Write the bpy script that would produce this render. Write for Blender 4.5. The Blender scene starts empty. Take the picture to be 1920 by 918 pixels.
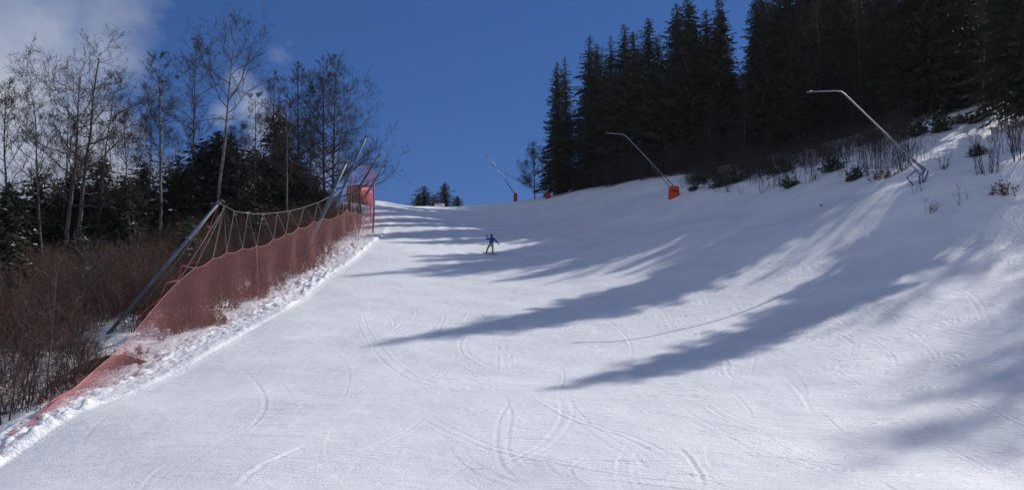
import bpy, math, random
import numpy as np
from mathutils import Vector, Matrix, Euler

R = math.radians
scene = bpy.context.scene
COL = scene.collection

# ------------------------------------------------------------------ camera, sky, sun, exposure
F = 1507.0            # focal length in pixels of the 1920 wide picture
PITCH = R(8.0)
cam_d = bpy.data.cameras.new("camera")
cam_d.sensor_width = 36.0
cam_d.lens = F / 1920 * 36.0
cam_d.clip_start = 0.1
cam_d.clip_end = 5000
cam = bpy.data.objects.new("camera", cam_d)
COL.objects.link(cam)
cam.location = (0, 0, 0)
cam.rotation_euler = (R(90) + PITCH, 0, 0)
scene.camera = cam

SUN_EL = R(37.0)
SUN_AZ = R(49.0)      # clockwise from the view direction (+Y) towards +X
SUN = Vector((math.sin(SUN_AZ) * math.cos(SUN_EL), math.cos(SUN_AZ) * math.cos(SUN_EL), math.sin(SUN_EL)))
sl = bpy.data.lights.new("sun", 'SUN')
sl.energy = 3.9
sl.angle = R(0.53)
sl.color = (1.0, 0.955, 0.91)
so = bpy.data.objects.new("sun", sl)
COL.objects.link(so)
so.rotation_euler = SUN.to_track_quat('Z', 'Y').to_euler()

world = bpy.data.worlds.new("World")
scene.world = world
world.use_nodes = True
scene.view_settings.view_transform = 'Standard'
scene.view_settings.look = 'None'
scene.view_settings.exposure = 0.11
scene.view_settings.gamma = 1.0
scene.view_settings.use_curve_mapping = False
SKY_STRENGTH = 0.072


def pix_dir(px, py):
    X = (px - 960) / F
    Z = (459 - py) / F
    c, s = math.cos(PITCH), math.sin(PITCH)
    return Vector((X, c - Z * s, s + Z * c))


def build_world():
    nt = world.node_tree
    nt.nodes.clear()
    N = nt.nodes.new
    L = nt.links.new
    out = N('ShaderNodeOutputWorld')
    bg = N('ShaderNodeBackground')
    bg.inputs['Strength'].default_value = SKY_STRENGTH
    sky = N('ShaderNodeTexSky')
    sky.sky_type = 'NISHITA'
    sky.sun_disc = False
    sky.sun_elevation = SUN_EL
    sky.sun_rotation = SUN_AZ
    sky.altitude = 1600
    sky.air_density = 1.0
    sky.dust_density = 0.15
    sky.ozone_density = 3.5
    tc = N('ShaderNodeTexCoord')
    # clouds live in sky directions: soft blobs broken up by noise
    def vm(op, a, b=None):
        n = N('ShaderNodeVectorMath'); n.operation = op
        L(a, n.inputs[0])
        if b is not None:
            if isinstance(b, (tuple, Vector)): n.inputs[1].default_value = b
            else: L(b, n.inputs[1])
        return n
    def m(op, a, b=None, clamp=False):
        n = N('ShaderNodeMath'); n.operation = op; n.use_clamp = clamp
        for i, v in enumerate((a, b)):
            if v is None: continue
            if isinstance(v, (int, float)): n.inputs[i].default_value = v
            else: L(v, n.inputs[i])
        return n.outputs[0]
    base = tc.outputs['Generated']
    noi = N('ShaderNodeTexNoise'); noi.inputs['Scale'].default_value = 5.5
    noi.inputs['Detail'].default_value = 7; noi.inputs['Roughness'].default_value = 0.56
    noi.inputs['Distortion'].default_value = 0.35
    L(base, noi.inputs['Vector'])
    n2 = N('ShaderNodeTexNoise'); n2.inputs['Scale'].default_value = 16
    n2.inputs['Detail'].default_value = 5; n2.inputs['Distortion'].default_value = 0.6
    L(base, n2.inputs['Vector'])
    total = None
    #        px   py   radius(rad) weight
    for px, py, rad, w in ((60, 70, .15, 1.0), (170, 95, .085, .9), (-60, 180, .17, .9), (60, 210, .10, .8), (165, 260, .075, 1.15), (200, 330, .07, 1.0), (70, 330, .12, .9),
                           (470, 195, .030, .62), (445, 150, .022, .5), (500, 240, .036, .6), (605, 330, .045, .5), (545, 80, .018, .30),
                           (525, 105, .022, .36), (420, 215, .024, .5), (480, 300, .04, .5), (290, 330, .05, .55)):
        d = pix_dir(px, py).normalized()
        s = vm('DISTANCE', base, d)
        r = m('DIVIDE', s.outputs['Value'], rad)
        r = m('SUBTRACT', 1.15, r, True)
        r = m('MULTIPLY', r, w)
        total = r if total is None else m('MAXIMUM', total, r)
    for dv, rad, w in (((-.7, -.6, .45), .75, 1.2), ((.3, -.9, .35), .7, 1.2), ((-.95, .05, .25), .45, 1.1), ((-.2, -.3, .93), .45, .9)):  # unseen clouds outside the view, added to brighten the shaded snow
        s = vm('DISTANCE', base, Vector(dv).normalized())
        r = m('MULTIPLY', m('SUBTRACT', 1.15, m('DIVIDE', s.outputs['Value'], rad), True), w)
        total = m('MAXIMUM', total, r)
    a = m('SUBTRACT', noi.outputs['Fac'], 0.5)
    a = m('MULTIPLY', a, 1.9)
    b = m('SUBTRACT', n2.outputs['Fac'], 0.5)
    b = m('MULTIPLY', b, 0.8)
    e = m('ADD', a, b)
    k = m('ADD', m('MULTIPLY', total, 1.25), e)
    gate = m('MULTIPLY', total, 6.0, True)
    k = m('MULTIPLY', m('SUBTRACT', k, 0.22, True), 1.25, True)
    k = m('MULTIPLY', k, gate, True)
    k = m('MULTIPLY', k, 0.92)
    mix = N('ShaderNodeMixRGB')
    L(k, mix.inputs['Fac'])
    hsv = N('ShaderNodeHueSaturation')
    hsv.inputs['Saturation'].default_value = 1.22
    hsv.inputs['Value'].default_value = 0.95
    L(sky.outputs['Color'], hsv.inputs['Color'])
    mul = N('ShaderNodeMixRGB'); mul.blend_type = 'MULTIPLY'; mul.inputs['Fac'].default_value = 1
    L(hsv.outputs['Color'], mul.inputs['Color1']); mul.inputs['Color2'].default_value = (.79, .73, .92, 1)
    even = N('ShaderNodeMixRGB'); even.inputs['Fac'].default_value = 0.40
    L(mul.outputs['Color'], even.inputs['Color1']); even.inputs['Color2'].default_value = (.60, 1.60, 4.55, 1)
    L(even.outputs['Color'], mix.inputs['Color1'])
    shade = N('ShaderNodeValToRGB')
    shade.color_ramp.elements[0].position = .25; shade.color_ramp.elements[0].color = (.30, .38, .58, 1)
    shade.color_ramp.elements[1].position = .75; shade.color_ramp.elements[1].color = (.74, .77, .87, 1)
    n3 = N('ShaderNodeTexNoise'); n3.inputs['Scale'].default_value = 9; n3.inputs['Detail'].default_value = 6
    L(base, n3.inputs['Vector']); L(n3.outputs['Fac'], shade.inputs['Fac'])
    sc10 = vm('SCALE', shade.outputs['Color']); sc10.inputs['Scale'].default_value = 10.0
    L(sc10.outputs['Vector'], mix.inputs['Color2'])
    L(mix.outputs['Color'], bg.inputs['Color'])
    L(bg.outputs['Background'], out.inputs['Surface'])
build_world()

# ------------------------------------------------------------------ helpers


def depth_pt(px, py, d):
    v = pix_dir(px, py)
    return v * (d / v.y)


def tag(o, label=None, cat=None, group=None, kind=None):
    if label: o['label'] = label
    if cat: o['category'] = cat
    if group: o['group'] = group
    if kind: o['kind'] = kind
    return o


def empty(name, loc, rotz=0):
    o = bpy.data.objects.new(name, None)
    COL.objects.link(o)
    o.location = loc
    o.rotation_euler = (0, 0, rotz)
    o.empty_display_size = 0.2
    return o


class MB:
    """collects shapes into one mesh"""
    def __init__(s):
        s.v = []; s.f = []; s.m = []; s.n = 0

    def add(s, verts, faces, mi=0):
        verts = np.asarray(verts, dtype=np.float64).reshape(-1, 3)
        s.v.append(verts)
        off = s.n
        for f in faces:
            s.f.append(tuple(i + off for i in f)); s.m.append(mi)
        s.n += len(verts)

    def box(s, c, size, rot=None, mi=0):
        x, y, z = [k / 2 for k in size]
        p = [(-x, -y, -z), (x, -y, -z), (x, y, -z), (-x, y, -z), (-x, -y, z), (x, -y, z), (x, y, z), (-x, y, z)]
        if rot is not None:
            p = [tuple(rot @ Vector(q)) for q in p]
        p = [(q[0] + c[0], q[1] + c[1], q[2] + c[2]) for q in p]
        s.add(p, [(0, 3, 2, 1), (4, 5, 6, 7), (0, 1, 5, 4), (1, 2, 6, 5), (2, 3, 7, 6), (3, 0, 4, 7)], mi)

    def tube(s, pts, rad, k=6, mi=0, cap=True):
        pts = [Vector(p) for p in pts]
        n = len(pts)
        if not hasattr(rad, '__len__'): rad = [rad] * n
        t0 = (pts[1] - pts[0]).normalized()
        ref = Vector((0, 0, 1)) if abs(t0.z) < 0.9 else Vector((1, 0, 0))
        u = t0.cross(ref).normalized()
        vs = []
        for i, p in enumerate(pts):
            a = pts[max(i - 1, 0)]; b = pts[min(i + 1, n - 1)]
            t = (b - a)
            t = t.normalized() if t.length > 1e-9 else t0
            u = (u - t * u.dot(t))
            u = u.normalized() if u.length > 1e-6 else t.orthogonal().normalized()
            w = t.cross(u)
            for j in range(k):
                an = 2 * math.pi * j / k
                q = p + (u * math.cos(an) + w * math.sin(an)) * rad[i]
                vs.append((q.x, q.y, q.z))
        fs = []
        for i in range(n - 1):
            for j in range(k):
                a = i * k + j; b = i * k + (j + 1) % k
                fs.append((a, b, b + k, a + k))
        if cap:
            fs.append(tuple(range(k - 1, -1, -1)))
            fs.append(tuple((n - 1) * k + j for j in range(k)))
        s.add(vs, fs, mi)

    def mesh(s, name, mats, smooth=False):
        me = bpy.data.meshes.new(name)
        v = np.concatenate(s.v) if s.v else np.zeros((0, 3))
        fast_mesh(me, v, s.f, s.m if len(mats) > 1 else None)
        for mt in mats: me.materials.append(mt)
        if smooth:
            me.polygons.foreach_set('use_smooth', np.ones(len(me.polygons), dtype=bool))
        me.update()
        return me

    def build(s, name, mats, parent=None, smooth=False, loc=None):
        if not isinstance(mats, (list, tuple)): mats = [mats]
        o = bpy.data.objects.new(name, s.mesh(name, mats, smooth))
        COL.objects.link(o)
        if parent is not None: o.parent = parent
        if loc is not None: o.location = loc
        return o


def fast_mesh(me, v, faces, mi=None):
    nf = len(faces)
    me.vertices.add(len(v))
    me.vertices.foreach_set('co', np.asarray(v, dtype=np.float32).ravel())
    if isinstance(faces, np.ndarray):
        tot = np.full(nf, faces.shape[1], dtype=np.int32)
        flat = faces.astype(np.int32).ravel()
    else:
        tot = np.fromiter((len(f) for f in faces), dtype=np.int32, count=nf)
        flat = np.fromiter((i for f in faces for i in f), dtype=np.int32, count=int(tot.sum()))
    me.loops.add(len(flat))
    me.loops.foreach_set('vertex_index', flat)
    me.polygons.add(nf)
    st = np.zeros(nf, dtype=np.int32); st[1:] = np.cumsum(tot)[:-1]
    me.polygons.foreach_set('loop_start', st)
    me.polygons.foreach_set('loop_total', tot)
    if mi is not None:
        me.polygons.foreach_set('material_index', np.asarray(mi, dtype=np.int32))
    me.update(calc_edges=True)


def clone(o, parent=None):
    c = o.copy()
    COL.objects.link(c)
    c.parent = parent
    for ch in o.children:
        clone(ch, c)
    return c


# ------------------------------------------------------------------ materials
def mat(name, col, rough=0.7, metal=0.0, var=0.0, vscale=4.0, col2=None, spec=0.3, bump=0.0, bscale=20, coord='Object', detail=4):
    m = bpy.data.materials.new(name)
    m.use_nodes = True
    nt = m.node_tree
    b = nt.nodes['Principled BSDF']
    b.inputs['Base Color'].default_value = (*col, 1)
    b.inputs['Roughness'].default_value = rough
    b.inputs['Metallic'].default_value = metal
    b.inputs['Specular IOR Level'].default_value = spec
    tc = nt.nodes.new('ShaderNodeTexCoord')
    if var or col2:
        n = nt.nodes.new('ShaderNodeTexNoise')
        n.inputs['Scale'].default_value = vscale
        n.inputs['Detail'].default_value = detail
        nt.links.new(tc.outputs[coord], n.inputs['Vector'])
        r = nt.nodes.new('ShaderNodeValToRGB')
        c2 = col2 or tuple(min(1, c * (1 + var)) for c in col)
        c1 = col if col2 else tuple(c * (1 - var) for c in col)
        r.color_ramp.elements[0].position = 0.35
        r.color_ramp.elements[1].position = 0.65
        r.color_ramp.elements[0].color = (*c1, 1)
        r.color_ramp.elements[1].color = (*c2, 1)
        nt.links.new(n.outputs['Fac'], r.inputs['Fac'])
        nt.links.new(r.outputs['Color'], b.inputs['Base Color'])
    if bump:
        n = nt.nodes.new('ShaderNodeTexNoise')
        n.inputs['Scale'].default_value = bscale
        n.inputs['Detail'].default_value = 5
        nt.links.new(tc.outputs[coord], n.inputs['Vector'])
        bp = nt.nodes.new('ShaderNodeBump')
        bp.inputs['Strength'].default_value = 0.6
        bp.inputs['Distance'].default_value = bump
        nt.links.new(n.outputs['Fac'], bp.inputs['Height'])
        nt.links.new(bp.outputs['Normal'], b.inputs['Normal'])
    return m


M_BARK = mat("grey_bark", (0.055, 0.046, 0.042), 0.9, col2=(0.13, 0.115, 0.105), vscale=3.0, bump=0.02, bscale=12)
M_PALEBARK = mat("pale_bark", (0.09, 0.08, 0.072), 0.85, col2=(0.27, 0.25, 0.235), vscale=2.5, bump=0.02, bscale=12)
M_TWIG = mat("twig", (0.050, 0.038, 0.033), 0.9, var=0.3)
M_BRUSH = mat("brush_twig", (0.125, 0.060, 0.044), 0.9, col2=(0.048, 0.036, 0.033), vscale=0.45)
M_DKBARK = mat("spruce_bark", (0.06, 0.045, 0.038), 0.95, var=0.3)
M_NEEDLE = mat("spruce_needles", (0.040, 0.052, 0.036), 0.75, col2=(0.080, 0.090, 0.056), vscale=0.35, spec=0.15)
M_NEEDLE2 = mat("small_spruce_needles", (0.040, 0.054, 0.032), 0.75, col2=(0.070, 0.082, 0.044), vscale=0.5, spec=0.2)  # needle tones of the smaller spruces
M_SNOWCLUMP = mat("snow_clump", (0.80, 0.82, 0.85), 0.6)
M_LEAF = mat("dead_leaf", (0.19, 0.075, 0.04), 0.8, col2=(0.09, 0.045, 0.03), vscale=3)
M_STEEL = mat("galvanised_steel", (0.10, 0.13, 0.17), 0.55, 0.2, var=0.15, vscale=3)
M_LANCE = mat("lance_aluminium", (0.30, 0.31, 0.33), 0.5, 0.4, var=0.12, vscale=2)
M_ORANGE = mat("orange_pad", (0.55, 0.048, 0.016), 0.6, var=0.12, vscale=3, bump=0.01, bscale=5)
M_RED = mat("red_pad", (0.42, 0.018, 0.018), 0.55, var=0.15, vscale=1.5)
M_NET = mat("net_cord", (0.46, 0.19, 0.195), 0.85)
M_NET2 = mat("net_cord_mauve", (0.34, 0.09, 0.17), 0.8)
M_ROPE = mat("rope_pink", (0.55, 0.25, 0.25), 0.8)
M_REDROPE = mat("rope_red", (0.60, 0.05, 0.04), 0.7)
M_CORD = mat("cord_grey", (0.36, 0.35, 0.35), 0.7)
M_CABLE = mat("steel_cable", (0.18, 0.18, 0.19), 0.5, 0.5)
M_BANNER = mat("banner_cloth", (0.62, 0.52, 0.68), 0.7, var=0.08)
M_BLACK = mat("black_fabric", (0.012, 0.012, 0.014), 0.6)
M_BLUE = mat("blue_jacket", (0.012, 0.05, 0.30), 0.7, var=0.15, vscale=8)
M_LIME = mat("lime_trousers", (0.24, 0.42, 0.02), 0.75, var=0.12, vscale=8)
M_SKIN = mat("skin", (0.55, 0.33, 0.24), 0.5)
M_LENS = mat("goggle_lens", (0.03, 0.03, 0.05), 0.1, spec=0.8)
M_BOARD = mat("board_base", (0.05, 0.02, 0.035), 0.4, var=0.3)
M_DIRT = mat("earth_bank", (0.075, 0.045, 0.032), 0.95, col2=(0.035, 0.024, 0.02), vscale=2.5, bump=0.08, bscale=4)

# ------------------------------------------------------------------ terrain height
# (picture column, picture row, metres ahead) of ground seen in the photograph
CP = [
    (960, 918, 14.5), (960, 800, 20), (960, 700, 28), (960, 600, 41), (960, 535, 54), (960, 478, 71), (960, 422, 100), (930, 393, 128), (850, 398, 118), (780, 400, 112), (1030, 392, 116),
    (0, 885, 19.6), (250, 740, 27), (500, 600, 41), (600, 525, 54), (690, 462, 69), (740, 420, 90), (760, 400, 106),
    (705, 376, 114), (740, 384, 122), (780, 387, 130), (850, 388.5, 138), (965, 378, 140), (1030, 367, 136), (1100, 353, 126), (1180, 343, 114), (1255, 336, 102), (1180, 372, 100), (1100, 378, 108),
    (1265, 369, 84), (1340, 322, 98), (1400, 303, 94), (1480, 292, 88), (1560, 268, 86), (1640, 240, 84), (1700, 217, 82), (1800, 200, 79), (1920, 178, 76),
    (1732, 341, 50), (1100, 450, 76), (1200, 410, 82), (1300, 420, 68), (1400, 385, 71), (1500, 395, 60), (1600, 350, 59), (1500, 330, 70), (1650, 300, 63), (1750, 260, 64), (1870, 260, 56),
    (1400, 500, 48), (1700, 440, 44.5), (1920, 480, 37), (1920, 360, 44), (1920, 700, 23.5), (1920, 918, 14.5), (1500, 700, 26.5), (1500, 600, 35), (1700, 560, 34), (1500, 860, 16.5), (500, 850, 17.5), (700, 700, 28),
    (28, 815, 22.6), (156, 745, 26.5), (288, 683, 32), (430, 607, 41), (546, 543, 51), (628, 490, 62), (677, 458, 70),
    (200, 628, 38), (100, 665, 34), (0, 760, 27.5), (0, 640, 38), (-200, 640, 42), (-150, 900, 22),
    (130, 545, 58), (300, 520, 60), (0, 520, 62), (450, 470, 74), (560, 430, 88), (620, 400, 104),
]
pts = [tuple(depth_pt(*c)) for c in CP]
pts += [(0, 0, -1.9), (-15, 5, -3.2), (15, 0, -1.9), (0, -20, -3.5), (-30, -20, -6), (30, -20, -1), (-40, 20, -5), (25, 12, 0.5), (35, 20, 6), (45, 40, 15), (60, 55, 23),
        (-50, 45, 1), (-70, 80, 6), (-60, 120, 12), (-45, 140, 18), (-25, 150, 22),
        (-12, 160, 26.5), (5, 160, 27), (20, 150, 28.5), (35, 130, 28.6), (50, 112, 28.5), (66, 98, 28.8), (85, 82, 31),
        (-15, 190, 25), (10, 190, 26), (30, 180, 27), (60, 150, 28), (90, 120, 31), (0, 240, 20), (-60, 200, 14), (70, 220, 28), (120, 100, 36), (120, 40, 36), (130, 180, 36)]
P0 = np.array(pts)
XY0, Z0 = P0[:, :2] / 50.0, P0[:, 2]


def _phi(r2):
    return 0.5 * r2 * np.log(np.maximum(r2, 1e-12))


def _fit():
    n = len(P0)
    d2 = ((XY0[:, None, :] - XY0[None, :, :]) ** 2).sum(-1)
    A = np.zeros((n + 3, n + 3))
    A[:n, :n] = _phi(d2) + np.eye(n) * 2e-4
    A[:n, n] = 1; A[:n, n + 1:] = XY0
    A[n, :n] = 1; A[n + 1:, :n] = XY0.T
    return np.linalg.solve(A, np.concatenate([Z0, np.zeros(3)]))
W = _fit()


def Hbase(x, y):
    x = np.asarray(x, dtype=np.float64); y = np.asarray(y, dtype=np.float64)
    xs = np.clip(x, -120, 150) / 50.0; ys = np.clip(y, -60, 260) / 50.0
    z = W[-3] + W[-2] * xs + W[-1] * ys
    for i in range(len(P0)):
        z = z + W[i] * _phi((xs - XY0[i, 0]) ** 2 + (ys - XY0[i, 1]) ** 2)
    return z


def vnoise(x, y, seed=0):
    xi = np.floor(x).astype(np.int64); yi = np.floor(y).astype(np.int64)
    xf = x - xi; yf = y - yi
    u = xf * xf * (3 - 2 * xf); v = yf * yf * (3 - 2 * yf)
    def h(a, b):
        n = (a * 374761393 + b * 668265263 + seed * 974634777) & 0xffffffff
        n = ((n ^ (n >> 13)) * 1274126177) & 0xffffffff
        n = n ^ (n >> 16)
        return (n & 0xffff) / 65535.0
    return (h(xi, yi) * (1 - u) + h(xi + 1, yi) * u) * (1 - v) + (h(xi, yi + 1) * (1 - u) + h(xi + 1, yi + 1) * u) * v - 0.5


def fbm(x, y, oct=4, seed=0):
    s = 0; a = 1.0
    for o in range(oct):
        s = s + a * vnoise(x * 2 ** o + 17.3 * o, y * 2 ** o - 9.1 * o, seed + o)
        a *= 0.5
    return s


# fence line (hem of the net on the snow) and groomed edge, x as a function of y
FH = np.array([tuple(depth_pt(px, py, d))[:2] for px, py, d in ((28, 815, 22.6), (156, 745, 26.5), (288, 683, 32), (430, 607, 41), (546, 543, 51), (628, 490, 62), (677, 458, 70), (698, 438, 78))])


def fence_x(y):
    return np.interp(y, FH[:, 1], FH[:, 0])


def edge_x(y):       # edge of the groomed piste
    return np.interp(y, [0, 15, 19.6, 27, 41, 54, 69, 80, 95, 110, 130, 150], [-12.6, -12.6, -12.55, -12.75, -12.45, -12.7, -12.45, -13.0, -14.5, -17.5, -24, -30])


def smooth(a, b, x):
    t = np.clip((x - a) / (b - a), 0, 1)
    return t * t * (3 - 2 * t)


def H(x, y):
    return Hbase(x, y)


def hz(x, y):
    return float(H(np.array([x]), np.array([y]))[0])


def ground_at(px, d):
    p = depth_pt(px, 459, d)
    return Vector((p.x, d, hz(p.x, d)))


def hit(px, py, lo=6.0, hi=200.0):
    v = pix_dir(px, py)
    ds = np.concatenate([np.arange(lo, 60, 0.2), np.arange(60, hi, 0.6)])
    x = v.x / v.y * ds; z = v.z / v.y * ds
    g = H(x, ds)
    k = np.nonzero(g >= z)[0]
    if len(k) == 0: return None
    i = k[0]
    return Vector((x[i], ds[i], g[i]))


# tracks left by skis and boards: picture polylines put on the ground, (points, depth m, width m, double)
TR = [
    ([(668, 585), (672, 610), (690, 645), (720, 680), (760, 707), (820, 727), (880, 737), (945, 743)], .05, .10, .35),
    ([(700, 618), (730, 655), (770, 690), (830, 712)], .03, .08, 0),
    ([(945, 742), (958, 773), (954, 810), (952, 840), (962, 862), (979, 884)], .035, .10, 0),
    ([(955, 748), (948, 765), (935, 790), (931, 828), (938, 865), (956, 889), (997, 914)], .035, .10, 0),
    ([(958, 773), (974, 791), (999, 803)], .04, .08, 0),
    ([(992, 748), (1056, 782), (1115, 805), (1183, 828), (1247, 864)], .05, .10, .25),
    ([(1020, 760), (1115, 778), (1183, 796), (1260, 815), (1328, 808), (1383, 828), (1428, 860)], .04, .08, 0),
    ([(860, 680), (885, 700), (915, 722), (940, 740)], .035, .09, 0),
    ([(935, 640), (933, 670), (933, 695)], .03, .10, .3),
    ([(1075, 590), (1120, 605), (1160, 622), (1200, 628)], .03, .08, 0),
    ([(450, 690), (478, 715), (494, 740), (496, 765), (480, 790), (455, 812)], .05, .11, 0),
    ([(455, 695), (500, 705), (535, 725), (555, 760)], .03, .08, 0),
    ([(560, 610), (605, 640), (640, 672), (655, 700), (648, 735), (630, 760)], .03, .08, 0),
    ([(450, 912), (475, 885), (520, 860), (590, 832)], .06, .14, 0),
    ([(640, 905), (680, 860), (700, 850), (760, 838)], .03, .06, 0),
    ([(1269, 837), (1292, 860), (1312, 890), (1318, 918)], .06, .10, 0),
    ([(1761, 746), (1829, 764), (1898, 792), (1960, 830)], .05, .08, .2),
    ([(1597, 851), (1716, 854), (1825, 867)], .05, .06, 0), ([(1560, 875), (1640, 884), (1720, 892)], .04, .06, 0),
    ([(1661, 798), (1738, 826), (1797, 851), (1860, 890)], .05, .07, 0),
    ([(1700, 531), (1770, 537), (1815, 556), (1838, 591), (1843, 622)], .04, .08, .3),
    ([(1602, 564), (1656, 580), (1684, 614), (1734, 655), (1756, 690)], .03, .08, .25),
    ([(1624, 632), (1656, 653), (1677, 673), (1679, 692)], .04, .08, 0),
    ([(1500, 640), (1524, 612), (1580, 612), (1640, 628)], .03, .06, 0),
    ([(1508, 610), (1511, 625), (1509, 645)], .04, .10, 0),
    ([(1524, 698), (1588, 705)], .04, .07, 0), ([(1400, 738), (1433, 735), (1515, 750), (1583, 753)], .05, .07, .2),
    ([(1529, 773), (1556, 787), (1579, 810)], .04, .07, 0), ([(1350, 668), (1366, 680), (1364, 692)], .05, .12, 0),
    ([(1370, 640), (1410, 660), (1412, 690), (1390, 720)], .02, .10, 0),
    ([(810, 548), (840, 556), (875, 565)], .04, .08, .2), ([(1100, 860), (1070, 880), (1078, 900), (1096, 910)], .04, .07, 0),
    ([(1020, 870), (1045, 890), (1080, 903)], .04, .07, 0), ([(1190, 850), (1215, 880), (1260, 892)], .04, .08, 0),
    ([(745, 835), (780, 828), (805, 818)], .03, .05, 0), ([(900, 468), (880, 472), (845, 470), (800, 462), (770, 450)], .04, .15, 0),
    ([(985, 655), (1025, 672), (1060, 675)], .03, .06, 0), ([(880, 650), (930, 660), (1010, 660)], .03, .06, 0),
    ([(1330, 590), (1260, 578), (1200, 585), (1130, 600)], .03, .06, .25), ([(1040, 572), (1150, 560), (1280, 560), (1400, 525)], .02, .08, 0),
]


def build_terrain():
    # rectangular grid, finer near the photographer and across the piste
    ys = [-60, -40, -25, -15, -8, -3, 0, 3, 5.5, 7.5]
    y = 8.6
    while y < 150: ys.append(y); y *= 1.0034
    while y < 300: ys.append(y); y *= 1.03
    while y < 2200: ys.append(y); y *= 1.2
    xs = list(np.arange(-15.2, 20, 0.048)) + list(np.arange(20, 34, 0.16)) + list(np.arange(34, 60, .7))
    x = 61
    while x < 1500: xs.append(x); x += (x - 50) * .12 + 1
    x = -15.3; L = []
    while x > -26: L.append(x); x -= .16
    while x > -60: L.append(x); x -= .7
    while x > -1500: L.append(x); x -= (-x - 50) * .12 + 1
    xs = np.array(L[::-1] + xs); ys = np.array(ys)
    X, Y = np.meshgrid(xs, ys)
    ci = np.unique(np.concatenate([np.arange(0, len(xs), 5), [len(xs) - 1]])); ri = np.unique(np.concatenate([np.arange(0, len(ys), 5), [len(ys) - 1]]))
    Zc = H(X[np.ix_(ri, ci)], Y[np.ix_(ri, ci)])
    Zr = np.stack([np.interp(xs, xs[ci], r_) for r_ in Zc])
    Z = np.stack([np.interp(ys, ys[ri], Zr[:, j]) for j in range(len(xs))], 1)
    e = edge_x(Y); fx = fence_x(Y)
    groom = smooth(0, 0.5, X - e)
    # right-hand bank: rough snow above the groomed run
    rb = np.interp(Y, [0, 14, 24, 36, 44, 50, 60, 70, 84, 100, 130], [16, 14, 17, 21.5, 23, 22, 21.5, 21, 18.5, 16, 12])
    rough_r = smooth(-1.5, 2.5, X - rb)
    rough = np.maximum(1 - groom, rough_r)
    Z = Z + groom * (1 - rough_r) * (fbm(X / 6, Y / 6, 3, 3) * 0.10 + fbm(X / 1.1, Y / 1.6, 3, 5) * 0.022
        + np.clip(fbm(X / 7, Y / 7, 2, 61) * 2, 0, 1) * fbm(X / 1.3, Y / .14 + X * .8, 3, 62) * 0.016 + fbm(X / .5, Y / .6, 2, 63) * 0.006)
    Z = Z + rough_r * (fbm(X / 5, Y / 5, 4, 11) * 0.38 + fbm(X / 1.2, Y / 1.2, 3, 12) * 0.09)
    # left: the churned snow berm beside the piste edge
    bw = smooth(0.15, -0.10, X - e) * (0.35 + .65 * smooth(-1.5, -0.3, X - e)) * smooth(-1.9, -1.3, X - e)
    nb = fbm(X / .26, Y / .36, 3, 21); n3 = fbm(X / 1.6, Y / 2.4, 2, 22)
    clump = np.clip(nb * 1.4 + 0.15, 0, 1) ** 1.3
    near = smooth(96, 74, Y)
    lowf = np.clip(0.55 + 1.5 * fbm(X / 2.2, Y / 3.0, 2, 27), .12, 1.3)
    Z = Z + near * bw * (0.06 + 0.30 * clump * lowf + 0.14 * n3)
    ew = np.exp(-((X - e + 0.22) / .16) ** 2)
    Z = Z + near * ew * lowf * (0.05 + 0.20 * np.clip(fbm(X / .3, Y / .36, 2, 31) + .12, 0, 1))
    strip = smooth(-0.2, -1.4, X - e) * smooth(-3.4, -1.6, X - e)
    Z = Z + near * strip * 0.20 * fbm(X / .24, Y / .34, 3, 24)
    # left forest floor
    lf = smooth(-1.5, -6, X - e)
    Z = Z + lf * (fbm(X / 6, Y / 6, 4, 41) * 1.1 + fbm(X / .9, Y / .9, 3, 42) * .22)
    # hollow in front of the first mast
    cx, cy = -18.0, 30.5
    Z = Z - 0.9 * np.exp(-(((X - cx) / 2.4) ** 2 + ((Y - cy) / 2.0) ** 2))
    # ski tracks
    rnd = random.Random(7)
    tracks = []
    for P, dep, wid, dbl in TR:
        q = []
        for i in range(len(P) - 1):
            for t in np.linspace(0, 1, 5)[:-1]:
                a = P[max(i - 1, 0)]; b = P[i]; c = P[i + 1]; d_ = P[min(i + 2, len(P) - 1)]
                cr = [0.5 * ((2 * b[k]) + (-a[k] + c[k]) * t + (2 * a[k] - 5 * b[k] + 4 * c[k] - d_[k]) * t * t + (-a[k] + 3 * b[k] - 3 * c[k] + d_[k]) * t ** 3) for k in (0, 1)]
                h = hit(*cr)
                if h: q.append((h.x, h.y))
        h = hit(*P[-1])
        if h: q.append((h.x, h.y))
        dep *= .27; wid *= .40
        tracks.append((q, dep, wid))
        if dbl: tracks.append(([(a + dbl, b + dbl * .3) for a, b in q], dep * .8, wid))
    for k in range(240):       # more carved arcs all over the run
        cy_ = rnd.uniform(13, 45) if k < 150 else rnd.uniform(40, 110); cx_ = rnd.uniform(-11.5, 10 + cy_ * .2)
        r_ = rnd.uniform(2, 12); a0 = rnd.choice([rnd.uniform(-.8, .2), math.pi + rnd.uniform(-.3, .8)]); da = rnd.uniform(.15, .9) * rnd.choice((-1, 1))
        q = [(cx_ + r_ * (math.cos(a0 + da * t) - math.cos(a0)), cy_ + 1.4 * r_ * (math.sin(a0 + da * t) - math.sin(a0))) for t in np.linspace(0, 1, 12)]
        q = [p for p in q if p[0] > edge_x(p[1]) + .6]
        wd_ = rnd.uniform(.022, .055)
        if len(q) > 3:
            tracks.append((q, rnd.uniform(.004, .014), wd_))
            if rnd.random() < .35: tracks.append(([(a + .3, b + .05) for a, b in q], rnd.uniform(.004, .010), wd_))
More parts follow.
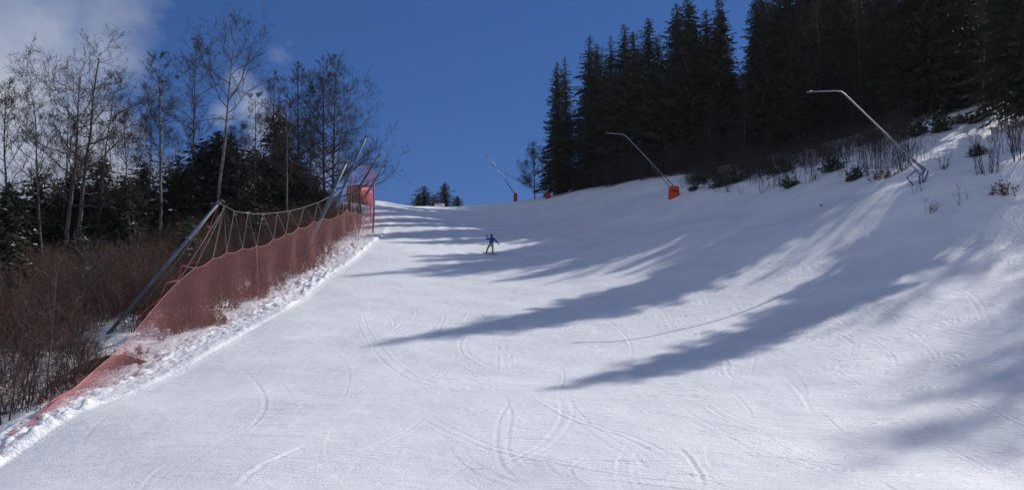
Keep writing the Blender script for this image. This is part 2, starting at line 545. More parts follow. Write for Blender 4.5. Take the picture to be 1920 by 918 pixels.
    for k in range(480):       # short scraped edges lying across the fall line
        cy_ = rnd.uniform(13, 48); cx_ = rnd.uniform(-8, 12 + cy_ * .25)
        if rnd.random() > smooth(-10, 8, cx_) + .15: continue
        ln_ = rnd.uniform(.5, 3.2); an = rnd.gauss(-.25, .22); cv = rnd.uniform(-.2, .2)
        q = [(cx_ + ln_ * t * math.cos(an), cy_ + ln_ * t * math.sin(an) + cv * t * t * ln_) for t in np.linspace(0, 1, 6)]
        tracks.append((q, rnd.uniform(.008, .030), rnd.uniform(.02, .04)))
    for q, dep, wid in tracks:
        if len(q) < 2: continue
        D = np.zeros_like(Z)
        qn = len(q)
        allq = np.array(q)
        x0, x1 = allq[:, 0].min() - .5, allq[:, 0].max() + .5
        y0, y1 = allq[:, 1].min() - .5, allq[:, 1].max() + .5
        i0, i1 = np.searchsorted(ys, [y0, y1]); j0, j1 = np.searchsorted(xs, [x0, x1])
        if i1 <= i0 or j1 <= j0: continue
        sx, sy = X[i0:i1, j0:j1], Y[i0:i1, j0:j1]
        best = np.full(sx.shape, 9.0); side = np.zeros(sx.shape); tpos = np.zeros(sx.shape)
        for k in range(qn - 1):
            ax, ay = q[k]; bx, by = q[k + 1]
            dx, dy = bx - ax, by - ay
            L2 = dx * dx + dy * dy + 1e-9
            t = np.clip(((sx - ax) * dx + (sy - ay) * dy) / L2, 0, 1)
            ex, ey = sx - ax - t * dx, sy - ay - t * dy
            d = np.hypot(ex, ey)
            m_ = d < best
            best[m_] = d[m_]; side[m_] = np.sign(dx * ey - dy * ex)[m_]; tpos[m_] = ((k + t) / (qn - 1))[m_]
        fade = np.clip(np.minimum(tpos, 1 - tpos) * 5 + .15, 0, 1)
        w = wid
        g = -dep * np.exp(-(best / w) ** 2) + dep * .8 * np.exp(-((best - w * 1.9) / (w * 1.0)) ** 2) * np.where(side > 0, 1, .35)
        g = g * (0.6 + 0.8 * (vnoise(sx * 3, sy * 3, 9) + .5))
        Z[i0:i1, j0:j1] += g * fade
    # footprints strip on the right bank
    nv = Z.size
    v = np.stack([X.ravel(), Y.ravel(), Z.ravel()], 1)
    ny, nx = Z.shape
    idx = np.arange(nv).reshape(ny, nx)
    f = np.stack([idx[:-1, :-1].ravel(), idx[:-1, 1:].ravel(), idx[1:, 1:].ravel(), idx[1:, :-1].ravel()], 1)
    me = bpy.data.meshes.new("snow_slope")
    fast_mesh(me, v, f)
    me.polygons.foreach_set('use_smooth', np.ones(len(f), dtype=bool))
    a = me.attributes.new('litter', 'FLOAT', 'POINT')
    lit = lf.ravel() * np.clip(0.35 + 1.6 * fbm(X / 3.5, Y / 3.5, 4, 51).ravel(), 0, 1)
    a.data.foreach_set('value', lit.astype(np.float32))
    a = me.attributes.new('rough', 'FLOAT', 'POINT')
    a.data.foreach_set('value', rough.ravel().astype(np.float32))
    me.materials.append(snow_material())
    o = bpy.data.objects.new("snow_slope", me)
    COL.objects.link(o)
    tag(o, "white groomed snow slope rising to the crest, crossed by ski tracks and tree shadows", "ground", kind='structure')
    return o


def snow_material():
    m = bpy.data.materials.new("snow")
    m.use_nodes = True
    nt = m.node_tree; N = nt.nodes.new; L = nt.links.new
    b = nt.nodes['Principled BSDF']
    b.inputs['Roughness'].default_value = 0.55
    b.inputs['Specular IOR Level'].default_value = 0.18
    tc = N('ShaderNodeTexCoord')
    def noise(scale, detail=4, vec=None, rough=.5):
        n = N('ShaderNodeTexNoise'); n.inputs['Scale'].default_value = scale; n.inputs['Detail'].default_value = detail
        n.inputs['Roughness'].default_value = rough
        L(vec or tc.outputs['Object'], n.inputs['Vector']); return n.outputs['Fac']
    def mapping(rot, sc):
        n = N('ShaderNodeMapping'); n.inputs['Rotation'].default_value = rot; n.inputs['Scale'].default_value = sc
        L(tc.outputs['Object'], n.inputs['Vector']); return n.outputs['Vector']
    def math_(op, a, c, clamp=False):
        n = N('ShaderNodeMath'); n.operation = op; n.use_clamp = clamp
        for i, v in enumerate((a, c)):
            if isinstance(v, (int, float)): n.inputs[i].default_value = v
            else: L(v, n.inputs[i])
        return n.outputs[0]
    # colour: faint clean/packed patches
    ramp = N('ShaderNodeValToRGB')
    ramp.color_ramp.elements[0].position = .3; ramp.color_ramp.elements[1].position = .7
    ramp.color_ramp.elements[0].color = (0.75, 0.76, 0.782, 1); ramp.color_ramp.elements[1].color = (0.87, 0.872, 0.872, 1)
    L(noise(0.35, 6), ramp.inputs['Fac'])
    att = N('ShaderNodeAttribute'); att.attribute_name = 'litter'
    lt = math_('ADD', att.outputs['Fac'], math_('MULTIPLY', math_('SUBTRACT', noise(2.2, 6), .5), 1.6))
    lt = math_('MULTIPLY', math_('SUBTRACT', lt, 0.50, True), 5.0, True)
    br = N('ShaderNodeValToRGB')
    br.color_ramp.elements[0].color = (0.03, 0.02, 0.016, 1); br.color_ramp.elements[1].color = (0.13, 0.07, 0.045, 1)
    L(noise(9, 4), br.inputs['Fac'])
    mx = N('ShaderNodeMixRGB'); L(lt, mx.inputs['Fac']); L(ramp.outputs['Color'], mx.inputs['Color1']); L(br.outputs['Color'], mx.inputs['Color2'])
    L(mx.outputs['Color'], b.inputs['Base Color'])
    # relief: crystals, scraped streaks in two directions, soft ripples
    fine = noise(22, 5, rough=.6)
    s1 = noise(1.0, 5, mapping((0, 0, R(8)), (1.6, 14, 4)), .6)
    s2 = noise(1.0, 4, mapping((0, 0, R(-38)), (2.0, 11, 4)), .6)
    mid = noise(3.0, 4)
    patch = math_('MULTIPLY', math_('SUBTRACT', noise(.22, 3), .42, True), 5.0, True)
    ah = N('ShaderNodeAttribute'); ah.attribute_name = 'rough'
    h = math_('MULTIPLY', fine, 0.036)
    h = math_('ADD', h, math_('MULTIPLY', math_('MULTIPLY', s1, patch), 0.085))
    h = math_('ADD', h, math_('MULTIPLY', s2, 0.022))
    h = math_('ADD', h, math_('MULTIPLY', mid, 0.045))
    h = math_('ADD', h, math_('MULTIPLY', math_('MULTIPLY', noise(7, 4), ah.outputs['Fac']), 0.10))
    bp = N('ShaderNodeBump'); bp.inputs['Strength'].default_value = 0.75; bp.inputs['Distance'].default_value = 1.0
    L(h, bp.inputs['Height']); L(bp.outputs['Normal'], b.inputs['Normal'])
    return m


build_terrain()

# ------------------------------------------------------------------ trees


def spruce_parts(seed, h, w, snow=0.0, start=0.06, thin=1.0, ragged=0.25):
    """trunk MB and crown arrays of one spruce"""
    rn = np.random.RandomState(seed)
    tr = MB()
    bend = rn.uniform(-.01, .01, 2) * h
    tp = [(bend[0] * (t ** 2), bend[1] * (t ** 2), h * t) for t in np.linspace(0, 1, 9)]
    r0 = 0.011 * h + .03
    tr.tube(tp, [r0 * (1 - t) ** .8 + .012 for t in np.linspace(0, 1, 9)], 6)
    V = []; mi = []
    z = h * start
    lobes = rn.uniform(0, 2 * math.pi, 3)
    while z < h * .995:
        t = z / h
        prof = (1 - t) ** 0.60 * (0.6 + .4 * min(1, (t + .02) / .14))
        nb = int(round((4 + 3.5 * (1 - t)) * thin))
        wl = w * prof * rn.uniform(1 - ragged, 1 + ragged * .6)
        a0 = rn.uniform(0, 6.28)
        for k in range(max(3, nb)):
            if rn.rand() < .07: continue
            a = a0 + 2 * math.pi * k / max(3, nb) + rn.uniform(-.35, .35)
            lob = 1 + .16 * math.cos(2 * (a - lobes[0])) + .1 * math.sin(3 * a + lobes[1] + t * 5)
            L = max(.10, wl * lob * rn.uniform(.65, 1.15))
            droop = (.08 + .30 * (1 - t)) * rn.uniform(.6, 1.4)
            rise = .18 + .45 * t
            n = max(2, int(L / .25))
            s = (np.arange(n) + rn.uniform(.2, .9, n)) / n
            rad = s * L
            zz = z + L * (rise * s - (droop + rise * .6) * s ** 1.6 + .18 * np.clip(s - .7, 0, 1))
            ca, sa = math.cos(a), math.sin(a)
            cx = bend[0] * t * t + ca * rad; cy = bend[1] * t * t + sa * rad
            for q in range(3):
                side = (-1, 1, 0)[q]
                sp = rn.uniform(.5, 1.1, n) * (0.10 + .20 * min(1, L) + .22 * L * (1 - s) ** .6)
                ang = a + side * rn.uniform(.5, 1.1, n)
                dz = -rn.uniform(.12, .55, n) * sp if q < 2 else -rn.uniform(.55, 1.1, n) * sp * .8
                hx = np.cos(ang) * sp * (1 if q < 2 else .35); hy = np.sin(ang) * sp * (1 if q < 2 else .35)
                wd = rn.uniform(.04, .085, n) * min(1, .4 + L) + .02 * L
                nx_, ny_ = -np.sin(ang) * wd, np.cos(ang) * wd
                tz = rn.uniform(-.5, .5, n) * wd
                A = np.stack([cx - nx_, cy - ny_, zz - tz], 1); B = np.stack([cx + nx_, cy + ny_, zz + tz], 1)
                C = np.stack([cx + hx + nx_ * .35, cy + hy + ny_ * .35, zz + dz], 1); D = np.stack([cx + hx - nx_ * .35, cy + hy - ny_ * .35, zz + dz], 1)
                V.append(np.stack([A, B, C, D], 1).reshape(-1, 3)); mi.append(np.zeros(n, int))
                if snow and q < 2:
                    m_ = rn.rand(n) < snow * (1.6 if t < .6 else .6)
                    if m_.any():
                        up = np.array([0, 0, .05])
                        k2 = .62
                        A2 = A[m_] + up; B2 = B[m_] + up; C2 = A2 + (C[m_] - A[m_]) * k2 + up * .3; D2 = B2 + (D[m_] - B[m_]) * k2
                        V.append(np.stack([A2, B2, B2 + (C[m_] - B[m_]) * k2, A2 + (D[m_] - A[m_]) * k2], 1).reshape(-1, 3)); mi.append(np.ones(int(m_.sum()), int))
        z += rn.uniform(.26, .46) * (1.0 if h > 12 else .62) * (1 - .35 * t)
    V = np.concatenate(V); mi = np.concatenate(mi)
    # leader shoot
    return tr, V, mi


def crown_object(name, V, mi, mats):
    me = bpy.data.meshes.new(name)
    f = np.arange(len(V)).reshape(-1, 4)
    fast_mesh(me, V, f, mi)
    for mt in mats: me.materials.append(mt)
    o = bpy.data.objects.new(name, me)
    COL.objects.link(o)
    return o


def make_spruce(seed, h, w, snow=0.0, needle=M_NEEDLE, **kw):
    tr, V, mi = spruce_parts(seed, h, w, snow, **kw)
    root = empty("spruce_tree", (0, 0, 0))
    tr.build("trunk", M_DKBARK, root)
    c = crown_object("crown", V, mi, [needle, M_SNOWCLUMP]); c.parent = root
    return root


class Proto:
    """first use moves the prototype itself, later uses copy it"""
    def __init__(s, root, h): s.root = root; s.h = h; s.used = False
    def place(s, loc, height, rz, wscale=1.0, lean=(0, 0)):
        o = s.root if not s.used else clone(s.root)
        s.used = True
        o.location = loc
        k = height / s.h
        o.scale = (k * wscale, k * wscale, k)
        o.rotation_euler = (lean[0], lean[1], rz)
        return o


def branchy(seed, h, lean=(0, 0), r0=.17, start=.3, limb=.30, limbs=26, up=.7, k2=9, k3=7, k4=3, wob=.02, topfork=False, snow=0.0, stems=1, snag=False, shape='oval'):
    """bare deciduous tree: trunk MB and crown MB"""
    rn = random.Random(seed)
    T = MB(); C = MB()
    SN = []
    def grow(p, d, L, r, lvl, mb):
        n = (7, 5, 4, 3, 3)[lvl] if lvl < 5 else 2
        pts = [p.copy()]; rr = [r]
        dd = d.copy()
        for i in range(n):
            j = (.10, .22, .26, .3, .3)[min(lvl, 4)]
            dd = (dd + Vector((rn.gauss(0, j), rn.gauss(0, j), rn.gauss(0, j) + (.06 if lvl > 0 else 0)))).normalized()
            p = p + dd * (L / n)
            pts.append(p.copy()); rr.append(max(.0065, r * (1 - (i + 1) / n * .78)))
        mb.tube(pts, rr, 4 if lvl == 1 else 3, cap=False)
        if snow and lvl in (1, 2) and rn.random() < snow:
            i = rn.randrange(len(pts) - 1)
            SN.append((pts[i] + Vector((0, 0, rr[i])), pts[i + 1] + Vector((0, 0, rr[i + 1])), rr[i]))
        if lvl >= 4: return
        cnt = (0, k2, k3, k4, 0)[lvl]
        if lvl == 3 and k4 == 0: return
        for c in range(cnt):
            t = rn.uniform(.15, 1) if lvl < 3 else rn.uniform(.2, 1)
            i = min(int(t * n), n - 1)
            q = pts[i].lerp(pts[i + 1], t * n - i)
            base = (pts[i + 1] - pts[i]).normalized()
            perp = base.orthogonal().normalized()
            perp = Matrix.Rotation(rn.uniform(0, 6.28), 3, base) @ perp
            nd = (base * rn.uniform(.75, 1.1) + perp * rn.uniform(.5, 1.0) + Vector((0, 0, .22))).normalized()
            grow(q, nd, L * rn.uniform(.32, .6) * (1.15 - .5 * t), max(.006, rr[i] * .5), lvl + 1, mb)
    for st in range(stems):
        off = Vector((rn.uniform(-.35, .35), rn.uniform(-.35, .35), 0)) * (0 if stems == 1 else 1)
        hh = h * (1 if st == 0 else rn.uniform(.65, .95))
        ln = Vector((lean[0], lean[1], 0)) + (Vector((rn.uniform(-.1, .1), rn.uniform(-.1, .1), 0)) if stems > 1 else Vector((0, 0, 0)))
        n = 12
        tp = []; dx = dy = 0
        for i in range(n + 1):
            t = i / n
            if i: dx += rn.gauss(0, wob * h / 6); dy += rn.gauss(0, wob * h / 6)
            tp.append(Vector((off.x + ln.x * hh * t + dx, off.y + ln.y * hh * t + dy, hh * t)))
        rad = [r0 * (1 - .86 * (i / n) ** 1.1) for i in range(n + 1)]
        if snag: rad = [max(r, r0 * .3) for r in rad]
        T.tube(tp, rad, 7)
        if topfork:
            i = int(n * .68)
            grow(tp[i], (Vector((rn.uniform(.25, .5), rn.uniform(-.2, .2), 1))).normalized(), hh * .26, rad[i] * .7, 1, C)
        for b in range(limbs):
            t = start + (1 - start) * (b + rn.random()) / limbs
            if snag and t > .75: continue
            i = min(int(t * n), n - 1)
            q = tp[i].lerp(tp[i + 1], t * n - i)
            a = b * 2.4 + rn.uniform(-.5, .5)
            u = (t - start) / (1 - start)
            if shape == 'oval': pf = math.sin(math.pi * min(1, .18 + .82 * u) ** .9) * .85 + .2
            elif shape == 'cone': pf = (1 - u) ** .7 * 1.0 + .12
            else: pf = .55 + .45 * rn.random()
            e = up + .5 * u
            nd = Vector((math.cos(a), math.sin(a), e)).normalized()
            grow(q, nd, h * limb * pf * rn.uniform(.65, 1.15), max(.014, rad[i] * .5), 1, C)
    if SN:
        for a, b, r in SN:
            C.tube([a, b], r * 1.15 + .012, 4, mi=1, cap=True)
    return T, C


def make_bare(seed, h, bark=M_BARK, twig=M_TWIG, **kw):
    T, C = branchy(seed, h, **kw)
    root = empty("bare_tree", (0, 0, 0))
    T.build("trunk", bark, root, smooth=True)
    C.build("crown", [twig, M_SNOWCLUMP], root)
    return root


# --- spruce prototypes
SP = [Proto(make_spruce(s, 25, w, sn, ragged=rg), 25) for s, w, sn, rg in ((1, 5.0, .004, .3), (2, 4.4, .006, .35), (3, 5.6, .004, .4), (4, 4.7, .015, .3), (5, 4.2, .005, .5))]
SPS = [Proto(make_spruce(s, 11, w, sn, needle=M_NEEDLE2, ragged=.3), 11) for s, w, sn in ((11, 3.6, .07), (12, 3.2, .13), (13, 4.0, .05))]
SPY = [Proto(make_spruce(s, 5, w, sn, needle=M_NEEDLE2, ragged=.3, start=.03), 5) for s, w, sn in ((21, 2.0, .10), (22, 1.8, .04))]
rs = random.Random(42)


def put_spruce(kinds, px, top, d, label, group=None, dz=0, ws=1.0, lean=(0, 0)):
    g = ground_at(px, d)
    z1 = depth_pt(px, top, d).z
    h = z1 - g.z
    pr = kinds[rs.randrange(len(kinds))]
    ws *= rs.uniform(.86, 1.18) if ('deep' in label or 'wall of' in label) else rs.uniform(.97, 1.12); lean = (rs.gauss(0, .012), rs.gauss(0, .012))
    o = pr.place((g.x, g.y, g.z - .15 + dz), h, rs.uniform(0, 6.28), ws, lean)
    tag(o, label, 'spruce', group)
    return o


GR = "spruces of the dark forest on the right"
front = [
    (1046, 113, 130, .95, "spruce at the left end of the dark forest, with branches drooping to the snow"),
    (1064, 104, 133, .85, "slim spruce top just right of the forest's left-end tree"),
    (1103, 63, 128, .95, "spruce with sparse ragged top sticking out left of a taller clump"),
    (1126, 76, 131, 1.0, "broad spruce second in the clump, its top blunt and bushy"),
    (1151, 66, 124, .95, "spruce with forked-looking tip above the boom of the middle snow lance"),
    (1183, 42, 122, .9, "slim ragged spruce rising over the bent tip of the middle snow lance"),
    (1200, 55, 125, .9, "spruce squeezed between two taller slim ones above the middle lance"),
    (1218, 31, 119, 1.0, "tall pointed spruce standing in front of the notch, highest of its clump"),
    (1243, 64, 120, .9, "spruce with rounded shoulder just left of the tall central group"),
    (1275, 5, 112, .95, "tall spruce at left of the central group, its top just inside the picture"),
    (1306, -12, 110, 1.1, "broad spruce of the central group, cut by the upper picture edge"),
    (1337, 14, 113, .9, "spruce with top lower than both its neighbours in the central group"),
    (1364, -14, 108, 1.05, "spruce standing left of the narrow sky gap"),
    (1436, -30, 100, 1.0, "spruce standing right of the narrow sky gap"),
]
for px, top, d, ws, lab in front:
    put_spruce(SP, px, top, d, lab, GR, ws=ws)
o = put_spruce([SP[3]], 1500, 75, 86, "dark spruce carrying white snow patches, behind the tip of the right snow lance", GR, ws=1.05)
# taller wall of forest towards the right
for px in range(1462, 1990, 33):
    d = np.interp(px, [1460, 1560, 1700, 1920], [96, 92, 88, 82]) + rs.uniform(-2, 5)
    top = rs.uniform(-80, -10)
    put_spruce(SP, px + rs.uniform(-9, 9), top, d, "tall dark spruce in the closed wall of forest above the right bank", GR, ws=rs.uniform(.9, 1.15))
# filling behind the edge
for k in range(85):
    px = rs.uniform(1065, 2010)
    d0 = np.interp(px, [1060, 1250, 1400, 1560, 1700, 1920], [134, 124, 114, 100, 94, 88])
    d = d0 + rs.uniform(3, 30)
    if px > 1700 and k % 2: continue
    sky = np.interp(px, [1040, 1100, 1150, 1218, 1243, 1270, 1370, 1385, 1412, 1440, 1480, 2000], [150, 100, 95, 75, 95, 40, 30, 85, 85, 10, -40, -120])
    put_spruce(SP, px, sky + rs.uniform(0, 60), d, "spruce deep inside the dark forest, only parts showing between the front trees", GR, ws=rs.uniform(.95, 1.25))
# lower dark spruces filling the foot of the forest
for k in range(46):
    px = rs.uniform(1040, 1900)
    d0 = np.interp(px, [1040, 1250, 1400, 1560, 1700, 1920], [133, 113, 104, 95, 90, 84])
    put_spruce(SPS, px, np.interp(px, [1040, 1250, 1560, 1900], [300, 255, 150, 60]) + rs.uniform(-30, 40), d0 + rs.uniform(-1, 4),
               "small spruce in the understorey at the foot of the dark forest", "understorey spruces of the right forest", ws=rs.uniform(.9, 1.3))

# --- trees out to the right, on the bank beyond the frame, whose shadows cross the run


KEEP = set()


def caster(px, py, back, minh=12, ws=1.0, kinds=None, lab=None):
    """spruce whose tip shades the ground point seen at (px, py); 'back' = metres towards the sun"""
    T = hit(px, py)
    hd = Vector((SUN.x, SUN.y, 0)).normalized()
    p = T + hd * back
    top = T.z + back * math.tan(SUN_EL)
    g = hz(p.x, p.y)
    h = top - g
    pxx = 960 + F * (p.x / p.y)
    print("caster", (px, py), "at", round(p.x, 1), round(p.y, 1), "h", round(h, 1), "px", round(pxx))
    if h < minh: return
    o = (kinds or SP)[rs.randrange(len(kinds or SP))].place((p.x, p.y, g - .2), h, rs.uniform(0, 6.28), ws)
    tag(o, lab or "tall spruce on the wooded bank just beyond the right edge of the view", 'spruce', "spruces beyond the right edge")
    if (px, py) in ((985, 738), (1045, 720), (1180, 668), (665, 652), (1560, 508)): KEEP.add(o.name)


for a in ((985, 738, 50, 0, .85), (665, 652, 62, 0, .9), (640, 520, 70, 0, .9)):
    caster(*a)
CASTERS = [(1045, 720, 51), (780, 632, 61), (850, 622, 64), (930, 600, 60), (760, 518, 68), (900, 505, 66), (1500, 500, 50), (1330, 500, 60)]
for a in CASTERS: caster(*a)
for k in range(8):
    y = rs.uniform(70, 88); x = y * .66 + rs.uniform(0, 24)
    g = hz(x, y)
    tag(rs.choice(SP).place((x, y, g - .2), rs.uniform(13, 20), rs.uniform(0, 6.28)), "tall spruce on the wooded bank just beyond the right edge of the view", 'spruce', "spruces beyond the right edge")

# --- far small trees beyond the crest
for px, top, d, ws, lab in ((795, 346, 176, 1.35, "dark spruce left of the pale banner beyond the crest"), (813, 362, 184, 1.0, "low slim spruce peeping up between two bushy ones beyond the crest"),
                            (834, 339, 174, 1.25, "tallest of the small spruces beyond the crest, above the pale banner"), (858, 365, 170, 1.3, "shortest bushy spruce at the right of the group beyond the crest"),
                            (783, 362, 180, 1.2, "stunted spruce at the left end of the group beyond the crest")):
    put_spruce(SPS, px, top, d, lab, "spruces beyond the crest", ws=ws)

# --- left side spruces
GL = "spruces among the bare trees on the left"
for px, top, d, ws, lab in (
    (12, 335, 52, 1.0, "snow-flecked spruce at the left edge behind the brown brush"), (62, 318, 58, 1.0, "spruce behind the leaning bare stems at far left"),
    (182, 288, 62, 1.0, "spruce standing just right of the crooked broken-topped trunks"), (225, 330, 60, 1.0, "low spruce right of the crooked-trunk group, half hidden by brush"),
    (262, 300, 68, 1.0, "spruce below the gap of bright cloud"), (322, 292, 72, 1.0, "spruce at the foot of the pale straight trunk"),
    (374, 262, 76, 1.2, "dark dense spruce left of the tall leaning beech"), (398, 243, 76, 1.3, "broad dark spruce behind the tall leaning beech, snow on its boughs"),
    (432, 246, 74, 1.0, "narrow spruce just right of the tall leaning beech"), (468, 275, 80, 1.1, "spruce between the leaning beech and the white-stemmed tree"),
    (512, 203, 86, .85, "tallest left-hand spruce, its tip standing against the white cloud"), (548, 292, 84, 1.1, "spruce behind the white-stemmed tree"),
    (588, 325, 88, 1.1, "spruce behind the foot of the twin conical bare trees"), (128, 310, 66, 1.1, "spruce behind the crooked broken-topped trunks"),
    (495, 300, 82, 1.2, "spruce below and left of the tallest left-hand spruce"), (355, 310, 70, 1.0, "young spruce in front of the dark dense one")):
    put_spruce(SPS, px, top, d, lab, GL, ws=ws * 1.35)
for k in range(70):
    px = rs.uniform(-60, 650)
    put_spruce(SPS, px, np.interp(px, [0, 120, 300, 380, 460, 640], [350, 345, 335, 290, 300, 360]) + rs.uniform(0, 60), rs.uniform(58, 74) + np.interp(px, [0, 640], [0, 26]),
               "low spruce filling the wood behind the bare trunks on the left", GL, ws=rs.uniform(1.1, 1.6))
for px, top, d, lab in ((22, 430, 40, "small young spruce dusted with snow at left edge"), (352, 400, 50, "young spruce beside the first steel mast"), (478, 395, 62, "young spruce behind the cord zigzag"),
                        (150, 420, 46, "young spruce in the brush below the crooked trunks")):
    put_spruce(SPY, px, top, d, lab, "young spruces in the left brush")


# --- left bare trees: base column, depth, tip column and row
def put_bare(name_label, bpx, d, tpx, tpy, seed, group="bare trees in the left wood", **kw):
    g = ground_at(bpx, d)
    t = depth_pt(tpx, tpy, d)
    h = t.z - g.z
    kw.setdefault('r0', h * .0105)
    o = make_bare(seed, h, lean=((t.x - g.x) / h, 0), **kw)
    o.location = (g.x, g.y, g.z - .2)
    tag(o, name_label, 'bare tree', group)
    return o


put_bare("crooked beech with heavy arching limbs and pale bark, before the white cloud", 124, 56, 142, 128, 101, bark=M_BARK, start=.38, limbs=20, limb=.34, up=.22, k2=10, k3=7, wob=.022, shape='any', snow=.02)
put_bare("beech with a broken snag top and few stubs, right of the crooked one", 142, 57, 184, 104, 102, start=.35, limbs=15, limb=.25, up=.7, wob=.02, snag=True, snow=.02)
put_bare("slim bare tree leaning left at far left of the cloud", 95, 54, 62, 168, 103, start=.4, limbs=18, limb=.30, up=.5, r0=.11, shape='any')
put_bare("thin bare tree between the leaning one and the crooked beech", 112, 60, 130, 205, 104, start=.35, limbs=18, limb=.28, r0=.10)
put_bare("bare tree at the left picture edge with branches against the cloud", 22, 58, 8, 160, 105, start=.3, limbs=20, limb=.32, r0=.12)
put_bare("bare tree with fan of upswept branches right of the broken snag", 170, 60, 212, 150, 106, start=.3, limbs=18, limb=.3, up=.9, r0=.11)
put_bare("straight pale-barked tree with short crooked top against the blue sky", 303, 66, 300, 96, 107, bark=M_PALEBARK, start=.45, limbs=22, limb=.17, up=.5, wob=.006, r0=.15)
put_bare("slender tree left of the straight pale one, crown only halfway as high", 273, 66, 280, 190, 108, start=.3, limbs=22, limb=.22, r0=.09)
put_bare("tall slender tree between the pale straight one and the leaning beech", 360, 74, 368, 68, 109, start=.4, limbs=26, limb=.16, up=.6, wob=.006, r0=.15)
put_bare("tallest beech of the left wood, leaning right with an open forked crown", 400, 70, 444, 42, 110, bark=M_PALEBARK, start=.58, limbs=13, limb=.26, up=.7, topfork=True, wob=.010, r0=.19, k3=7, k4=2)
put_bare("rounded bare tree in front of the small white cloud", 476, 74, 480, 178, 111, start=.35, limbs=20, limb=.26, r0=.11)
put_bare("white-stemmed slender tree left of the twin conical ones", 538, 76, 538, 182, 112, bark=M_PALEBARK, start=.35, limbs=24, limb=.2, wob=.005, r0=.13)
put_bare("bare tree with a rounded twiggy top left of the twin conical ones", 560, 84, 560, 120, 113, start=.25, limbs=30, limb=.22, shape='oval', wob=.005)
put_bare("thin bare tree rising behind the tallest left-hand spruce", 510, 88, 514, 137, 114, start=.4, limbs=24, limb=.15, wob=.005)
put_bare("left one of the twin conical bare trees near the fence's far end", 607, 86, 606, 112, 115, start=.18, limbs=44, limb=.27, up=.45, shape='cone', wob=.004, r0=.17)
put_bare("right one of the twin conical bare trees, long low branches over the fence masts", 621, 85, 632, 110, 116, start=.18, limbs=46, limb=.36, up=.35, shape='cone', wob=.004, r0=.17)
put_bare("bare tree with drooping twigs in the middle of the left wood", 240, 64, 236, 215, 117, start=.25, limbs=22, limb=.28, r0=.09)
put_bare("short bare tree between the leaning beech and the rounded one", 448, 72, 452, 235, 118, start=.3, limbs=20, limb=.25, r0=.09)
put_bare("bare tree with close brown twigs right of the white-stemmed tree", 580, 84, 584, 165, 119, start=.2, limbs=34, limb=.24, shape='cone', wob=.005, r0=.11)
put_bare("small bare tree standing alone left of the dark forest on the crest", 1003, 134, 1000, 268, 120, group="bare trees by the right forest", start=.1, limbs=40, limb=.42, up=.3, shape='cone', r0=.12, wob=.006)
bare_out = None
for px, py, back in ((1720, 850, 66), (1870, 750, 62), (1945, 700, 66), (1650, 590, 48), (1800, 520, 44)):
    T_ = hit(px, py); hd = Vector((SUN.x, SUN.y, 0)).normalized(); p = T_ + hd * back
    g = hz(p.x, p.y); h_ = T_.z + back * math.tan(SUN_EL) - g
    print('bare', px, py, round(p.x), round(p.y), round(h_, 1))
    if h_ < 8: continue
    if bare_out is None:
        bare_out = make_bare(131, 20, start=.25, limbs=34, limb=.3, k3=6, k4=2, r0=.22); o = bare_out
    else: o = clone(bare_out)
    o.location = (p.x, p.y, g - .2); o.scale = (h_ / 20,) * 3; o.rotation_euler = (0, 0, rs.uniform(0, 6))
    tag(o, "leafless tree on the bank just beyond the right edge of the view", 'bare tree', 'bare trees beyond the right edge')
# brownish bare trees standing before the dark forest, upper right
for i, (px, d, tpx, tpy, lab) in enumerate(((1700, 80, 1690, 20, "bare brown tree before the dark forest, above the bend of the right lance's foot"), (1790, 78, 1800, -20, "bare brown tree before the forest, left of the right-edge trees"),
                                        (1865, 70, 1850, -30, "bare tree with thick dark trunk near the right edge, before the forest"), (1905, 66, 1915, -20, "bare tree at the right picture edge with dense twigs"),
                                        (1610, 86, 1605, 90, "slender bare tree before the forest, right of the snowy spruce"), (1400, 98, 1395, 120, "thin bare tree before the forest, below the narrow sky gap"),
                                        (1330, 104, 1335, 185, "low bare tree at the forest foot, above the left bushes"))):
    put_bare(lab, px, d, tpx, tpy, 140 + i, group="bare trees by the right forest", start=.2, limbs=26, limb=.24, k3=6, k4=2, r0=.10)

for k in range(16):
    px = rs.uniform(1560, 1935); d = np.interp(px, [1560, 1700, 1920], [90, 84, 78]) + rs.uniform(-2.5, 2)
    g = ground_at(px, d); o = clone(bare_out); h_ = rs.uniform(9, 17)
    o.location = (g.x, g.y, g.z - .2); o.scale = (h_ / 20,) * 3; o.rotation_euler = (rs.uniform(-.06, .06), rs.uniform(-.06, .06), rs.uniform(0, 6))
    tag(o, "leafless brown tree in the tangled fringe of the forest at upper right", 'bare tree', 'bare trees in the upper right forest fringe')

# ------------------------------------------------------------------ shrubs


